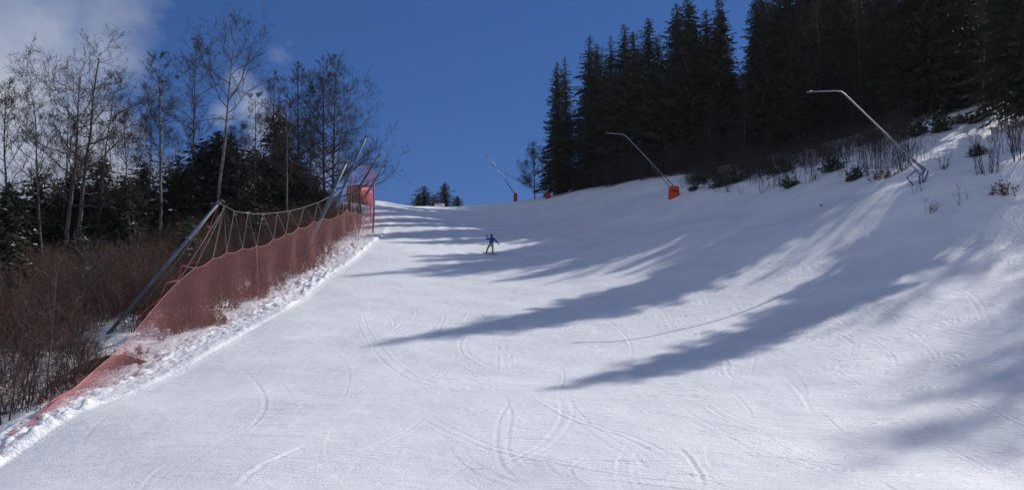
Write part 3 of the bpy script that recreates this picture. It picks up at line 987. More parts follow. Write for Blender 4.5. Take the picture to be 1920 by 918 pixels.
def shrub_mb(seed, h=2.6, stems=12, spread=.5, sub=5, r=.012, leafy=0, subsub=2):
    rn = random.Random(seed)
    C = MB()
    for s in range(stems):
        a = rn.uniform(0, 6.28); q = rn.uniform(0, spread)
        p = Vector((math.cos(a) * q, math.sin(a) * q, -.1))
        d = Vector((math.cos(a) * rn.uniform(0, .45), math.sin(a) * rn.uniform(0, .45), 1)).normalized()
        L = h * rn.uniform(.55, 1.05); n = 4
        pts = [p]
        for i in range(n):
            d = (d + Vector((rn.gauss(0, .1), rn.gauss(0, .1), .03))).normalized()
            p = p + d * (L / n); pts.append(p)
        C.tube(pts, [r * (1 - .17 * i) for i in range(n + 1)], 3, cap=False)
        for b in range(sub):
            t = rn.uniform(.25, 1); i = min(int(t * n), n - 1)
            q0 = pts[i].lerp(pts[i + 1], t * n - i)
            e = Vector((rn.gauss(0, .6), rn.gauss(0, .6), rn.uniform(.5, 1.1))).normalized()
            l2 = L * rn.uniform(.15, .38)
            q1 = q0 + e * l2 * .5; q2 = q1 + (e + Vector((rn.gauss(0, .25), rn.gauss(0, .25), .1))).normalized() * l2 * .5
            C.tube([q0, q1, q2], [r * .5, r * .4, r * .25], 3, cap=False)
            for c in range(subsub):
                e2 = Vector((rn.gauss(0, .8), rn.gauss(0, .8), rn.uniform(.2, 1))).normalized()
                C.tube([q1, q1 + e2 * l2 * .5], [r * .32, r * .2], 3, cap=False)
            if leafy:
                for c in range(leafy):
                    m_ = q0.lerp(q2, rn.random()) + Vector((rn.gauss(0, .06), rn.gauss(0, .06), rn.gauss(0, .06)))
                    u = Vector((rn.gauss(0, 1), rn.gauss(0, 1), rn.gauss(0, 1))).normalized() * rn.uniform(.03, .06)
                    w = u.orthogonal().normalized() * rn.uniform(.02, .04)
                    C.add([m_ - u, m_ + w, m_ + u, m_ - w], [(0, 1, 2, 3)], 1)
    return C


def merged(name, mats, items):
    """one mass from many placements of a few shrub shapes"""
    V = []; Fc = []; MI = []; off = 0
    cache = {}
    for mb, loc, rz, sc in items:
        if id(mb) not in cache:
            v = np.concatenate(mb.v)
            f = np.array([(list(q) + [q[-1]])[:4] if len(q) == 3 else list(q)[:4] for q in mb.f])
            cache[id(mb)] = (v, f, np.array(mb.m))
        v, f, mi = cache[id(mb)]
        c, s = math.cos(rz), math.sin(rz)
        w = np.stack([(v[:, 0] * c - v[:, 1] * s) * sc[0], (v[:, 0] * s + v[:, 1] * c) * sc[0], v[:, 2] * sc[1]], 1) + np.array(loc)
        V.append(w); Fc.append(f + off); MI.append(mi); off += len(v)
    me = bpy.data.meshes.new(name)
    fast_mesh(me, np.concatenate(V), np.concatenate(Fc), np.concatenate(MI))
    for m_ in mats: me.materials.append(m_)
    o = bpy.data.objects.new(name, me); COL.objects.link(o)
    return o


SH = [shrub_mb(200 + i, 3.0, 16, .8, 6, .014) for i in range(5)]
items = []
for k in range(430):
    d = rs.uniform(30, 80) if k < 330 else rs.uniform(70, 92)
    px = rs.uniform(-80, np.interp(d, [30, 40, 50, 62, 80, 92], [150, 300, 440, 560, 600, 640]))
    p = depth_pt(px, 459, d)
    if p.x > fence_x(d) - 1.2: continue
    if 160 < px < 330 and 33 < d < 42: continue
    if px < 230 and 30.5 < d < 34: continue
    items.append((rs.choice(SH), (p.x, d, hz(p.x, d)), rs.uniform(0, 6.28), (rs.uniform(.8, 1.3), rs.uniform(.7, 1.35))))
 
for k in range(230):
    d = rs.uniform(44, 84)
    px = rs.uniform(-80, np.interp(d, [44, 50, 62, 84], [330, 420, 530, 600]))
    p = depth_pt(px, 459, d)
    if p.x > fence_x(d) - 2.5: continue
    items.append((rs.choice(SH), (p.x, d, hz(p.x, d)), rs.uniform(0, 6.28), (rs.uniform(1.0, 1.4), rs.uniform(.9, 1.35))))
for k in range(170):
    d = rs.uniform(38, 90)
    x = fence_x(d) - rs.uniform(2.0, 6.5)
    items.append((rs.choice(SH), (x, d, hz(x, d)), rs.uniform(0, 6.28), (rs.uniform(.8, 1.3), rs.uniform(.7, 1.25))))
tag(merged("undergrowth", [M_BRUSH, M_LEAF], items), "dense reddish-brown leafless brush filling the wood behind the net", "undergrowth", kind='stuff')


def as_thing(name, mb, mats, part='branches'):
    o = mb.build(name, mats)
    return o


# low leafy dead growth just behind the net
LB = [shrub_mb(230 + i, .9, 10, .5, 5, .008, leafy=7, subsub=1) for i in range(3)]
protoLB = [as_thing("leafy_shrub", m_, [M_BRUSH, M_LEAF]) for m_ in LB]
usedLB = set()


def place_mesh(protos, used, loc, rz, sc, label, cat, group):
    i = rs.randrange(len(protos))
    o = protos[i] if i not in used else protos[i].copy()
    if i in used: COL.objects.link(o)
    used.add(i)
    o.location = loc; o.rotation_euler = (0, 0, rz); o.scale = (sc[0], sc[0], sc[1])
    for k in ('label', 'category', 'group'):
        if k in o: del o[k]
    return tag(o, label, cat, group)


def on(px, py):
    return hit(px, py)


for px, py, s, lab in ((330, 628, .7, "small tuft of dead stems on the snow right of the first mast's foot"), (300, 640, .45, "smallest dead tuft poking from the snow shelf by the first mast"), (376, 600, .8, "rusty dead bush behind the net's lower part, right of the tufts"),
                       (235, 680, .8, "brown bush on the earth bank below the snow shelf"), (265, 668, .6, "brown bush at the upper lip of the earth bank"), (210, 700, .7, "brown bush at the foot of the earth bank, beside the net's dip")):
    h = on(px, py)
    place_mesh(protoLB, usedLB, (h.x, h.y, h.z), rs.uniform(0, 6), (s, s), lab, 'shrub', 'dead bushes along the net')
for k in range(46):
    d = rs.uniform(36, 66)
    x = fence_x(d) - rs.uniform(.7, 3.2)
    place_mesh(protoLB, usedLB, (x, d, hz(x, d)), rs.uniform(0, 6), (rs.uniform(.8, 1.5), rs.uniform(.7, 1.4)), "low rusty-leaved bush seen through the red net", 'shrub', 'dead bushes along the net')

# saplings bottom left
SAP = [shrub_mb(260 + i, 5.0, st, .35, 9, .030, subsub=3) for i, st in enumerate((1, 3, 2, 4))]
protoS = [as_thing("sapling", m_, [M_TWIG, M_LEAF]) for m_ in SAP]
usedS = set()
for px, py, h_, lab in ((97, 742, 1.05, "leaning forked sapling with pale stem in the lower left brush"), (5, 790, .8, "thin bent sapling at the lower left picture edge"), (120, 640, .9, "pair of thin stems rising from the snow below the brush"),
                        (150, 650, .55, "short trio of stems on the snow shelf left of the first mast"), (62, 690, .8, "slim sapling left of the leaning forked one"), (40, 760, .7, "small sapling low in the left corner brush"),
                        (250, 560, 1.0, "sapling behind the first mast's lower half"), (395, 560, .9, "sapling seen through the net right of the first mast"), (200, 600, 1.0, "tall thin sapling left of the first mast's foot")):
    h = on(px, py) or ground_at(px, 40)
    place_mesh(protoS, usedS, (h.x, h.y, h.z - .1), rs.uniform(0, 6), (1, h_), lab, 'sapling', 'saplings in the left brush')
items = []
for k in range(46):      # low brush in the lower left corner
    px = rs.uniform(-40, 190); py = rs.uniform(655, 780)
    if py > 790 - px * .32: continue
    h = on(px, py)
    if h is None or h.x > fence_x(h.y) - .8: continue
    items.append((rs.choice(SH), (h.x, h.y, h.z), rs.uniform(0, 6), (rs.uniform(.6, .9), rs.uniform(.25, .5))))
tag(merged("low_brush", [M_BRUSH, M_LEAF], items), "low tangled dead brush around the earth bank at lower left", "brush", kind='stuff')

# right bank: stems and bushes
STM = [shrub_mb(300 + i, 2.6, st, .5, 4, .022, subsub=1) for i, st in enumerate((5, 8, 11, 4))]
protoT = [as_thing("bare_shrub", m_, [M_TWIG, M_LEAF]) for m_ in STM]
usedT = set()
GB = "leafless shrubs on the right bank"
for px, py, s, lab in ((1281, 350, 1.0, "pair of dark stems immediately right of the orange-padded lance foot"), (1297, 352, 1.0, "dark stems second from the orange-padded lance foot"), (1320, 360, .8, "thin stems before the low green bushes right of the orange pad"),
                       (1345, 363, .7, "row of short stems before the low green bushes"), (1368, 360, 1.1, "dark upright stem at the right end of the low green bushes"), (1392, 362, .6, "small reddish sprig alone on the snow"),
                       (1408, 350, .9, "three bare stems together on the snow, left of the red-twigged clump"), (1430, 362, 1.0, "red-twigged clump with curled branches"), (1448, 356, 1.1, "dense twiggy clump right of the red-twigged one"),
                       (1466, 350, 1.3, "tall clump beside the small green fir bush"), (1500, 346, 1.2, "slim stems right of the small green fir bush"), (1515, 345, 1.4, "tight bundle of dark stems at mid bank"),
                       (1530, 340, 1.5, "tallest bundle of stems at mid bank"), (1575, 335, 1.0, "small shrub left of the tangled brushwood"), (1600, 330, 1.4, "stems rising from the tangled brushwood"),
                       (1632, 318, 1.5, "clump above the rusty-leaved bushes"), (1650, 316, 1.6, "tall clump left of the right lance's boom"), (1668, 318, 1.6, "dense stems directly beneath the right lance's boom"),
                       (1690, 322, 1.5, "stems in front of the right lance's lower boom"), (1700, 318, 1.3, "clump just left of the right lance's foot"), (1735, 300, .9, "single slim stem above the right lance's foot"),
                       (1764, 318, 1.1, "lone sapling right of the right lance's foot"), (1845, 330, 1.5, "branching sapling in the open snow, left of the right-edge shrubs"), (1858, 330, 1.6, "upright multi-stemmed sapling near the right edge"),
                       (1745, 402, .5, "tiny single stick standing in the snow below the right lance"), (1812, 388, .7, "small curved twig in the snow between lance and rusty bush"), (1716, 362, .6, "thin dry weed just below the right lance's foot"),
                       (1910, 305, 1.7, "dark clump at the right picture edge"), (1895, 285, 1.8, "double-stemmed young tree near the right edge"), (1875, 262, 2.4, "thickest young tree near the right edge, leaning slightly left")):
    h = on(px, py)
    if h is None: print("no ground", px, py); continue
    k_ = h.y / 62
    place_mesh(protoT, usedT, (h.x, h.y, h.z - .05), rs.uniform(0, 6), (.75 * s ** .5, s * .8), lab, 'shrub', GB)
for k in range(60):
    px = rs.uniform(1275, 1760)
    py = np.interp(px, [1275, 1450, 1560, 1740], [345, 345, 330, 318]) - rs.uniform(2, 40)
    h = on(px, py)
    if h is None or h.y > 92: continue
    place_mesh(protoT, usedT, (h.x, h.y, h.z - .05), rs.uniform(0, 6), (rs.uniform(.6, 1.2), rs.uniform(.5, 1.4)), "leafless shrub in the belt of stems along the top of the right bank", 'shrub', GB)
items = []
for k in range(240):     # brown brush in the gloom at the forest foot
    px = rs.uniform(1040, 1960)
    d = np.interp(px, [1040, 1250, 1400, 1560, 1700, 1920], [134, 106, 98, 89, 84, 78]) + rs.uniform(-1.5, 5)
    p = depth_pt(px, 459, d)
    items.append((rs.choice(SH), (p.x, d, hz(p.x, d)), rs.uniform(0, 6), (rs.uniform(.9, 1.6), rs.uniform(.8, 1.7))))
tag(merged("forest_brush", [M_TWIG, M_LEAF], items), "dusky leafless brush along the foot of the dark forest", "brush", kind='stuff')

items = []
for k in range(190):
    px = rs.uniform(1290, 1700)
    lo = np.interp(px, [1290, 1400, 1450, 1560, 1640, 1700], [352, 342, 335, 305, 285, 262])
    up_ = np.interp(px, [1290, 1360, 1440, 1560, 1640, 1700], [342, 318, 296, 268, 245, 232])
    h = on(px, rs.uniform(up_, lo))
    if h is None: continue
    items.append((rs.choice(SH), (h.x, h.y, h.z), rs.uniform(0, 6), (rs.uniform(.5, 1.0), rs.uniform(.35, .75))))
tag(merged("bank_brush", [M_TWIG, M_LEAF], items), "dark brushwood belt between the run and the forest on the right bank", "brush", kind='stuff')

# low evergreen bushes
BU = []
for i in range(3):
    rn = np.random.RandomState(500 + i)
    V = []
    for b in range(64):
        a = rn.uniform(0, 6.28); L = rn.uniform(.5, 1.25); el = rn.uniform(.15, 1.5)
        for s in np.linspace(.1, 1, 9):
            c = np.array([math.cos(a) * L * s * math.cos(el), math.sin(a) * L * s * math.cos(el), L * s * math.sin(el) * 1.15 - .15 * s * s])
            for q in range(3):
                u = rn.normal(0, 1, 3); u /= np.linalg.norm(u); u *= rn.uniform(.1, .22)
                w = np.cross(u, rn.normal(0, 1, 3)); w = w / np.linalg.norm(w) * .05
                V += [c - w, c + w, c + u + w * .3, c + u - w * .3]
    V = np.array(V)
    BU.append(crown_object("evergreen_shrub", V, (np.random.RandomState(3 + i).rand(len(V) // 4) < .03).astype(int), [M_NEEDLE, M_SNOWCLUMP]))
usedB = set()
for px, py, s, lab in ((1302, 358, .9, "small dark evergreen bush next to the stems by the orange pad"), (1318, 345, 1.0, "ragged evergreen bush above and right of the orange pad"), (1350, 352, 1.7, "largest spreading evergreen bush on the left part of the bank"),
                       (1378, 345, 1.4, "evergreen bush behind the largest spreading one"), (1480, 352, 1.0, "neat little fir-like bush at mid bank"), (1310, 336, .7, "low evergreen mat right of the middle lance's boom"),
                       (1640, 262, 1.4, "dark evergreen bush left of the right lance's boom"), (1720, 252, 1.3, "round evergreen bush above the right lance's lower boom"), (1768, 245, 1.6, "broad dark evergreen bush in the open snow near the top"),
                       (1800, 232, .9, "round-headed bush higher up, right of the broad dark one"), (1828, 230, 1.0, "scrubby bush left of the thick young tree"), (1850, 222, 1.1, "scrubby bush behind the thick young tree"),
                       (1835, 292, .8, "small bushy fir beside the branching sapling"), (1605, 340, 1.1, "tangled low brushwood at mid bank"), (1560, 320, 1.3, "dark bush where the brush belt dips"), (1470, 325, 1.6, "bush filling the gap in the brush belt above the little fir")):
    h = on(px, py)
    if h is None: print("no ground", px, py); continue
    place_mesh(BU, usedB, (h.x, h.y, h.z - .1), rs.uniform(0, 6), (s, s * .9), lab, 'shrub', 'evergreen bushes on the right bank')
for px, py, s, lab in ((1888, 372, 1.2, "rusty-leaved beech bush standing in open snow at right"), (1650, 338, 1.3, "rusty-leaved bush left of the right lance's foot"), (1668, 334, .9, "smaller rusty-leaved bush touching the bigger one by the lance"), (1770, 318, .5, "few rusty leaves at the foot of the lone sapling"),
                       (1541, 388, .35, "tiny dead sprig lying on the smooth snow")):
    h = on(px, py)
    place_mesh(protoLB, usedLB, (h.x, h.y, h.z - .05), rs.uniform(0, 6), (s, s), lab, 'shrub', 'rusty bushes on the right bank')
# fallen log
a_ = on(1722, 228); b_ = on(1762, 223)
if a_ and b_:
    mb = MB(); n = 7
    mb.tube([a_.lerp(b_, t) + Vector((0, 0, .28 + .06 * math.sin(t * 9))) for t in np.linspace(0, 1, n)], [.17 - .012 * i for i in range(n)], 7)
    tag(mb.build("fallen_log", M_BARK), "dark fallen log lying on the snow near the forest edge at upper right", "log")

# earth bank with overhanging snow lip, lower left
mb = MB()
c = hit(215, 682)
rn = np.random.RandomState(9)
nu, nv_ = 26, 9
vs = []
for j in range(nv_):
    for i in range(nu):
        u = i / (nu - 1); v = j / (nv_ - 1)
        x = c.x + (u - .5) * 4.2; y = c.y + .9 * v + .5 * math.sin(u * 5)
        z0 = hz(x, y)
        bump_ = .55 * math.sin(math.pi * u) ** .6 * math.sin(math.pi * min(1, v * .9)) + rn.uniform(-.05, .05)
        vs.append((x, y, z0 - .45 + bump_))
mb.add(vs, [(j * nu + i, j * nu + i + 1, (j + 1) * nu + i + 1, (j + 1) * nu + i) for j in range(nv_ - 1) for i in range(nu - 1)])
tag(mb.build("earth_bank", M_DIRT, smooth=True), "bare brown earth showing in the bank below the snow shelf at lower left", "earth bank", kind='structure')

# ------------------------------------------------------------------ safety net on the left
TOP = [(28, 812, 22.6), (60, 790, 23.8), (100, 758, 25), (135, 731, 26.3), (187, 685, 28.7), (229, 650, 30.8), (257, 616, 32.4), (300, 563, 35), (333, 529, 36.6), (366, 502, 38.2), (399, 484, 40.0), (425, 473, 41.5), (455, 465, 43.4),
       (481, 461, 45.2), (513, 448, 48), (536, 437, 50.3), (559, 427, 53), (588, 415, 57), (605, 409, 59.5), (634, 404, 64), (650, 392, 67.5), (667, 396, 72), (682, 402, 76), (695, 408, 80)]
top3 = [depth_pt(*t) for t in TOP]


def net_mesh(mb, tops, hems, cw=.17, ch=.080, w=.0072, scallop=None):
    """diamond netting between a top and a bottom polyline (lists of Vector, equal length)"""
    seg = [0]
    for i in range(1, len(tops)): seg.append(seg[-1] + (tops[i] - tops[i - 1]).length * .5 + (hems[i] - hems[i - 1]).length * .5)
    seg = np.array(seg)
    T_ = np.array([tuple(t) for t in tops]); H_ = np.array([tuple(t) for t in hems])
    n = int(seg[-1] / cw)
    s = np.linspace(0, seg[-1], n + 1)
    tt = np.stack([np.interp(s, seg, T_[:, k]) for k in range(3)], 1)
    hh = np.stack([np.interp(s, seg, H_[:, k]) for k in range(3)], 1)
    maxh = np.linalg.norm(tt - hh, axis=1).max()
    m_ = max(3, int(maxh / ch))
    # grid points [row][col]; odd rows shifted half a cell
    P = np.zeros((m_ + 1, n + 1, 3))
    for j in range(m_ + 1):
        v = j / m_
        ss = s + (cw / 2 if j % 2 else 0)
        t2 = np.stack([np.interp(ss, seg, T_[:, k]) for k in range(3)], 1)
        h2 = np.stack([np.interp(ss, seg, H_[:, k]) for k in range(3)], 1)
        P[j] = t2 * (1 - v) + h2 * v
        P[j, :, 0] += .10 * np.sin(ss * 1.3) * math.sin(math.pi * v) - .22 * math.sin(math.pi * v)
    # ribbons
    A = []; B = []
    for j in range(m_):
        a = P[j]; b = P[j + 1]
        if j % 2 == 0:
            A += [a, a[1:]]; B += [b, b[:-1]]
        else:
            A += [a, a[:-1]]; B += [b, b[1:]]
    A = np.concatenate(A); B = np.concatenate(B)
    d = B - A
    nrm = np.array([0.95, -0.3, 0.1])
    side = np.cross(d, nrm); ln = np.linalg.norm(side, axis=1, keepdims=True); side = side / np.maximum(ln, 1e-6) * (w / 2)
    V = np.stack([A - side, A + side, B + side, B - side], 1).reshape(-1, 3)
    # give cords a second crossed face so they keep body from any side
    s2 = np.cross(d, side); s2 = s2 / np.maximum(np.linalg.norm(s2, axis=1, keepdims=True), 1e-6) * (w / 2)
    V2 = np.stack([A - s2, A + s2, B + s2, B - s2], 1).reshape(-1, 3)
    return V


fence = empty("safety_fence", (float(FH[3][0]), float(FH[3][1]), hz(*FH[3])))
tag(fence, "long red safety net fence along the left edge of the run, scalloped top rope", "safety net")
inv = Vector(fence.location)
hems = []
dense_t = []
for i in range(len(top3) - 1):
    nseg = 5
    for k in range(nseg):
        t = k / nseg
        p = top3[i].lerp(top3[i + 1], t)
        if TOP[i][2] > 38: p = p - Vector((0, 0, .20 * 4 * t * (1 - t) * min(1, (TOP[i + 1][2] - TOP[i][2]) / 3)))
        dense_t.append(p)
dense_t.append(top3[-1])
for p in dense_t:
    x = float(fence_x(p.y)); z = hz(x, p.y) + .03
    hems.append(Vector((x, p.y, min(z, p.z - .03))))
V = net_mesh(None, [p - inv for p in dense_t], [p - inv for p in hems])
c = crown_object("netting", V, np.zeros(len(V) // 4, int), [M_NET, M_NET]); c.parent = fence
mb = MB(); mb.tube([p - inv for p in dense_t], .010, 5); mb.build("top_rope", M_ROPE, fence)
mb = MB(); mb.tube([p - inv + Vector((0, 0, .02)) for p in hems], .006, 4); mb.build("bottom_rope", M_ROPE, fence)
for i in (13, 20, 23):
    h_ = top3[i]; mb = MB(); x = float(fence_x(h_.y))
    mb.tube([h_ - inv, Vector((x, h_.y, hz(x, h_.y))) - inv], .011, 4); mb.build("vertical_rope", M_ROPE, fence)

# upper net section that closes the view at the far end
fence2 = empty("safety_fence", tuple(ground_at(690, 88)))
tag(fence2, "higher billowing mauve-pink net section at the far upper end of the left fence", "safety net")
inv2 = Vector(fence2.location)
U = [(703, 352, 84, 436), (704, 330, 88, 420), (700, 318, 92, 404), (690, 310, 96, 396), (676, 309, 99, 390), (660, 318, 102, 384), (646, 336, 104, 378)]
tp2 = [depth_pt(a, b, d) for a, b, d, e in U]; hm2 = [depth_pt(a - (4 if i < 3 else 0), e, d) for i, (a, b, d, e) in enumerate(U)]
for p in hm2: p.z = min(p.z, hz(p.x, p.y) + .05)
V = net_mesh(None, [p - inv2 for p in tp2], [p - inv2 for p in hm2], cw=.2, ch=.13, w=.018)
c = crown_object("netting", V, np.zeros(len(V) // 4, int), [M_NET2, M_NET2]); c.parent = fence2
mb = MB(); mb.tube([p - inv2 for p in tp2], .02, 4); mb.build("top_rope", M_NET2, fence2)
# dark red edge folds of the net (gathered netting)
mb = MB()
mb.tube([depth_pt(701, 345, 83) - inv2, depth_pt(701.5, 395, 83) - inv2, depth_pt(699, 438, 82) - inv2], [.07, .10, .08], 6); mb.build("gathered_edge", M_NET2, fence2)

# red crash mats behind the upper net
mats_o = empty("crash_mat", tuple(ground_at(676, 95)))
tag(mats_o, "bulging red crash mat behind the mauve net at the top of the fence", "crash mat")
iv = Vector(mats_o.location)
mb = MB(); n = 12
ring = []
for i in range(n + 1):
    u = i / n
    px = 651 + 47 * u; d = 97 - 4 * math.sin(math.pi * u)
    t_ = depth_pt(px, 350 - 7 * math.sin(math.pi * (u * .8 + .1)) + 8 * u, d); b_ = depth_pt(px, 377 + 9 * u, d)
    ring.append((t_ - iv, b_ - iv))
vs = []; fs = []
for (t_, b_) in ring:
    for v in np.linspace(0, 1, 6):
        p = t_.lerp(b_, v); vs.append((p.x, p.y - .5 * math.sin(math.pi * v), p.z))
    for v in np.linspace(1, 0, 6):
        p = t_.lerp(b_, v); vs.append((p.x, p.y + .5, p.z))
for i in range(n):
    for j in range(12):
        a = i * 12 + j; b = i * 12 + (j + 1) % 12
        fs.append((a, b, b + 12, a + 12))
fs.append(tuple(range(12))); fs.append(tuple(n * 12 + j for j in range(11, -1, -1)))
mb.add(vs, fs); mb.build("mat", M_RED, mats_o, smooth=True)
mb = MB()
mb.tube([r[0].lerp(r[1], .5) + Vector((0, -.55, 0)) for r in ring], .05, 5); mb.build("seam", M_ROPE, mats_o)

for t_, b_ in (ring[1], ring[6], ring[11]):
    w_ = b_ + iv
    mb = MB(); mb.tube([b_.lerp(t_, .9) + Vector((0, .6, 0)), Vector((b_.x, b_.y + .6, hz(w_.x, w_.y + .6) - .3 - iv.z))], .06, 6); mb.build("post", M_STEEL, mats_o)


# masts
def mast(base, top, r, label, cap_r=None, taper=.8, group="steel masts of the net fence"):
    o = empty("net_mast", tuple(base)); iv = Vector(base)
    d = (top - base)
    mb = MB(); mb.tube([Vector((0, 0, 0)) - d.normalized() * .5, d * .55, d], [r, r * .95, r * taper], 12); pole_ = mb.build("pole", M_STEEL, o, smooth=True)
    mb = MB(); mb.tube([d - d.normalized() * .05, d + d.normalized() * .07], [r * 1.15, r * 1.15], 12); mb.build("end_cap", M_CABLE, pole_)
    mb = MB(); mb.tube([d + d.normalized() * .02 + Vector((.0, 0, .0)), d + Vector((.16, 0, .16)), d + Vector((.30, 0, .02))], .035, 6); mb.build("hook", M_CABLE, pole_)
    mb = MB(); mb.tube([d * .72 - d.normalized() * .06, d * .72 + d.normalized() * .06], r * 1.25, 12); mb.build("collar", M_CABLE, o)
    tag(o, label, "mast", group)
    return o


b1 = depth_pt(198, 628, 38); b1.z = min(b1.z, hz(b1.x, 38)) - .1
t1 = depth_pt(410, 380, 40)
mast(b1, t1, .095, "nearest thick steel mast leaning right over the red net", taper=.9)
b2 = ground_at(562, 60); t2 = depth_pt(650, 303, 60.5)
mast(b2, t2, .15, "thick grey mast whose top ends before the twin conical trees")
b3 = ground_at(598, 76); t3 = depth_pt(687, 256, 76)
mast(b3, t3, .12, "thin mast reaching highest, its tip against the low branches")
b4 = ground_at(628, 90); t4 = depth_pt(711, 291, 90)
mast(b4, t4, .12, "upper mast of the close pair beside the red crash mat, second from the right")
b5 = ground_at(640, 82); t5 = depth_pt(721, 310, 82)
mast(b5, t5, .12, "rightmost mast, leaning out over the mauve net")

# suspension cable with V cords
cab = empty("suspension_cable", tuple(t1))
tag(cab, "dark sagging cable strung between the masts, with pale zigzag cords down to the net", "cable")
iv = Vector(t1)
CB = [(410, 380, 40), (440, 396, 42.5), (474, 401, 45), (505, 400, 47.7), (533, 397, 50.5), (562, 391, 54), (598, 379, 58.5), (628, 364, 61), (650, 350, 66), (665, 345, 74), (683, 368, 80), (700, 380, 82)]
cb3 = [depth_pt(*c) for c in CB]
cs = []
for i in range(len(cb3) - 1):
    for t in np.linspace(0, 1, 6)[:-1]: cs.append(cb3[i].lerp(cb3[i + 1], t))
cs.append(cb3[-1])
mb = MB(); mb.tube([p - iv for p in cs], .016, 5); mb.build("cable", M_CABLE, cab)
cable_y = np.array([p.y for p in cs]); cable_P = np.array([tuple(p) for p in cs])
top_y = np.array([p.y for p in dense_t]); top_P = np.array([tuple(p) for p in dense_t])
def onc(P, Y, y): return Vector([float(np.interp(y, Y, P[:, k])) for k in range(3)])
for i in range(8, len(TOP) - 1):
    ya, yb = TOP[i][2], TOP[i + 1][2]
    sub = 1 if i < 19 else 2
    for k in range(sub):
        y0 = ya + (yb - ya) * k / sub; y1 = ya + (yb - ya) * (k + 1) / sub
        if y1 < 40.5: y_apex = 41.0
        else: y_apex = (y0 + y1) / 2
        ap = onc(cable_P, cable_y, y_apex)
        a = onc(top_P, top_y, y0); b = onc(top_P, top_y, y1)
        mb = MB(); mb.tube([a - iv, ap - iv, b - iv], .0075, 4, cap=False); mb.build("zigzag_cord", M_CORD, cab)

# guy ropes and spreaders near the first mast
g_ = empty("guy_rope", tuple(t1)); tag(g_, "thin grey guy rope running down beside the nearest mast", "rope")
mb = MB(); e_ = depth_pt(318, 508, 39); e2 = depth_pt(250, 592, 38.6); e3 = depth_pt(235, 640, 38.2)
mb.tube([Vector((0, 0, 0)), e_ - t1, e2 - t1, e3 - t1], .014, 4); mb.build("rope", M_CABLE, g_)
rr_ = empty("tie_rope", tuple(t1)); tag(rr_, "red tie rope with two short spreader bars by the net's curved upper edge", "rope")
q = [t1, depth_pt(388, 440, 39.5), depth_pt(372, 490, 39), depth_pt(341, 498, 38), depth_pt(334, 523, 37.3), depth_pt(312, 530, 36.6), depth_pt(299, 560, 35.5), depth_pt(262, 590, 34.6), depth_pt(228, 640, 32), depth_pt(190, 670, 30), depth_pt(150, 712, 28.3)]
mb = MB(); mb.tube([p - t1 for p in q], .008, 4); mb.build("rope", M_REDROPE, rr_)
for a, b in (((341, 498, 38), (365, 502, 38.2)), ((312, 530, 36.6), (334, 526, 36.7))):
    mb = MB(); mb.tube([depth_pt(*a) - t1, depth_pt(*b) - t1], .018, 6); mb.build("spreader_bar", M_ROPE, rr_)
# crumpled end of the net lying on the snow
cr = empty("slack_net", tuple(hit(150, 742))); tag(cr, "slack crumpled red net lying on the snow at the near end of the fence", "safety net")
iv = Vector(cr.location)
rn_ = random.Random(5)
ptsA = [(30, 812, 23.0), (80, 775, 24.6), (92, 757, 25.2), (135, 733, 27.0), (155, 718, 27.9), (190, 705, 28.8)]
mb = MB()
for k in range(4):
    mb.tube([depth_pt(a + rn_.uniform(-3, 3), b - k * 1.6 + rn_.uniform(-3, 3), d) - iv for a, b, d in ptsA[(k % 2):]], .010, 4)
for k in range(60):
    t = rn_.uniform(0, len(ptsA) - 1.01); i = int(t); f_ = t - i
    a = [ptsA[i][j] * (1 - f_) + ptsA[i + 1][j] * f_ for j in range(3)]
    p = depth_pt(a[0], a[1] - rn_.uniform(-2, 14), a[2])
    mb.tube([p - iv, p - iv + Vector((rn_.uniform(-.3, .3), rn_.uniform(-.5, .5), rn_.uniform(-.25, .25)))], .008, 3)
mb.build("cords", M_NET, cr)

# ------------------------------------------------------------------ snow lances


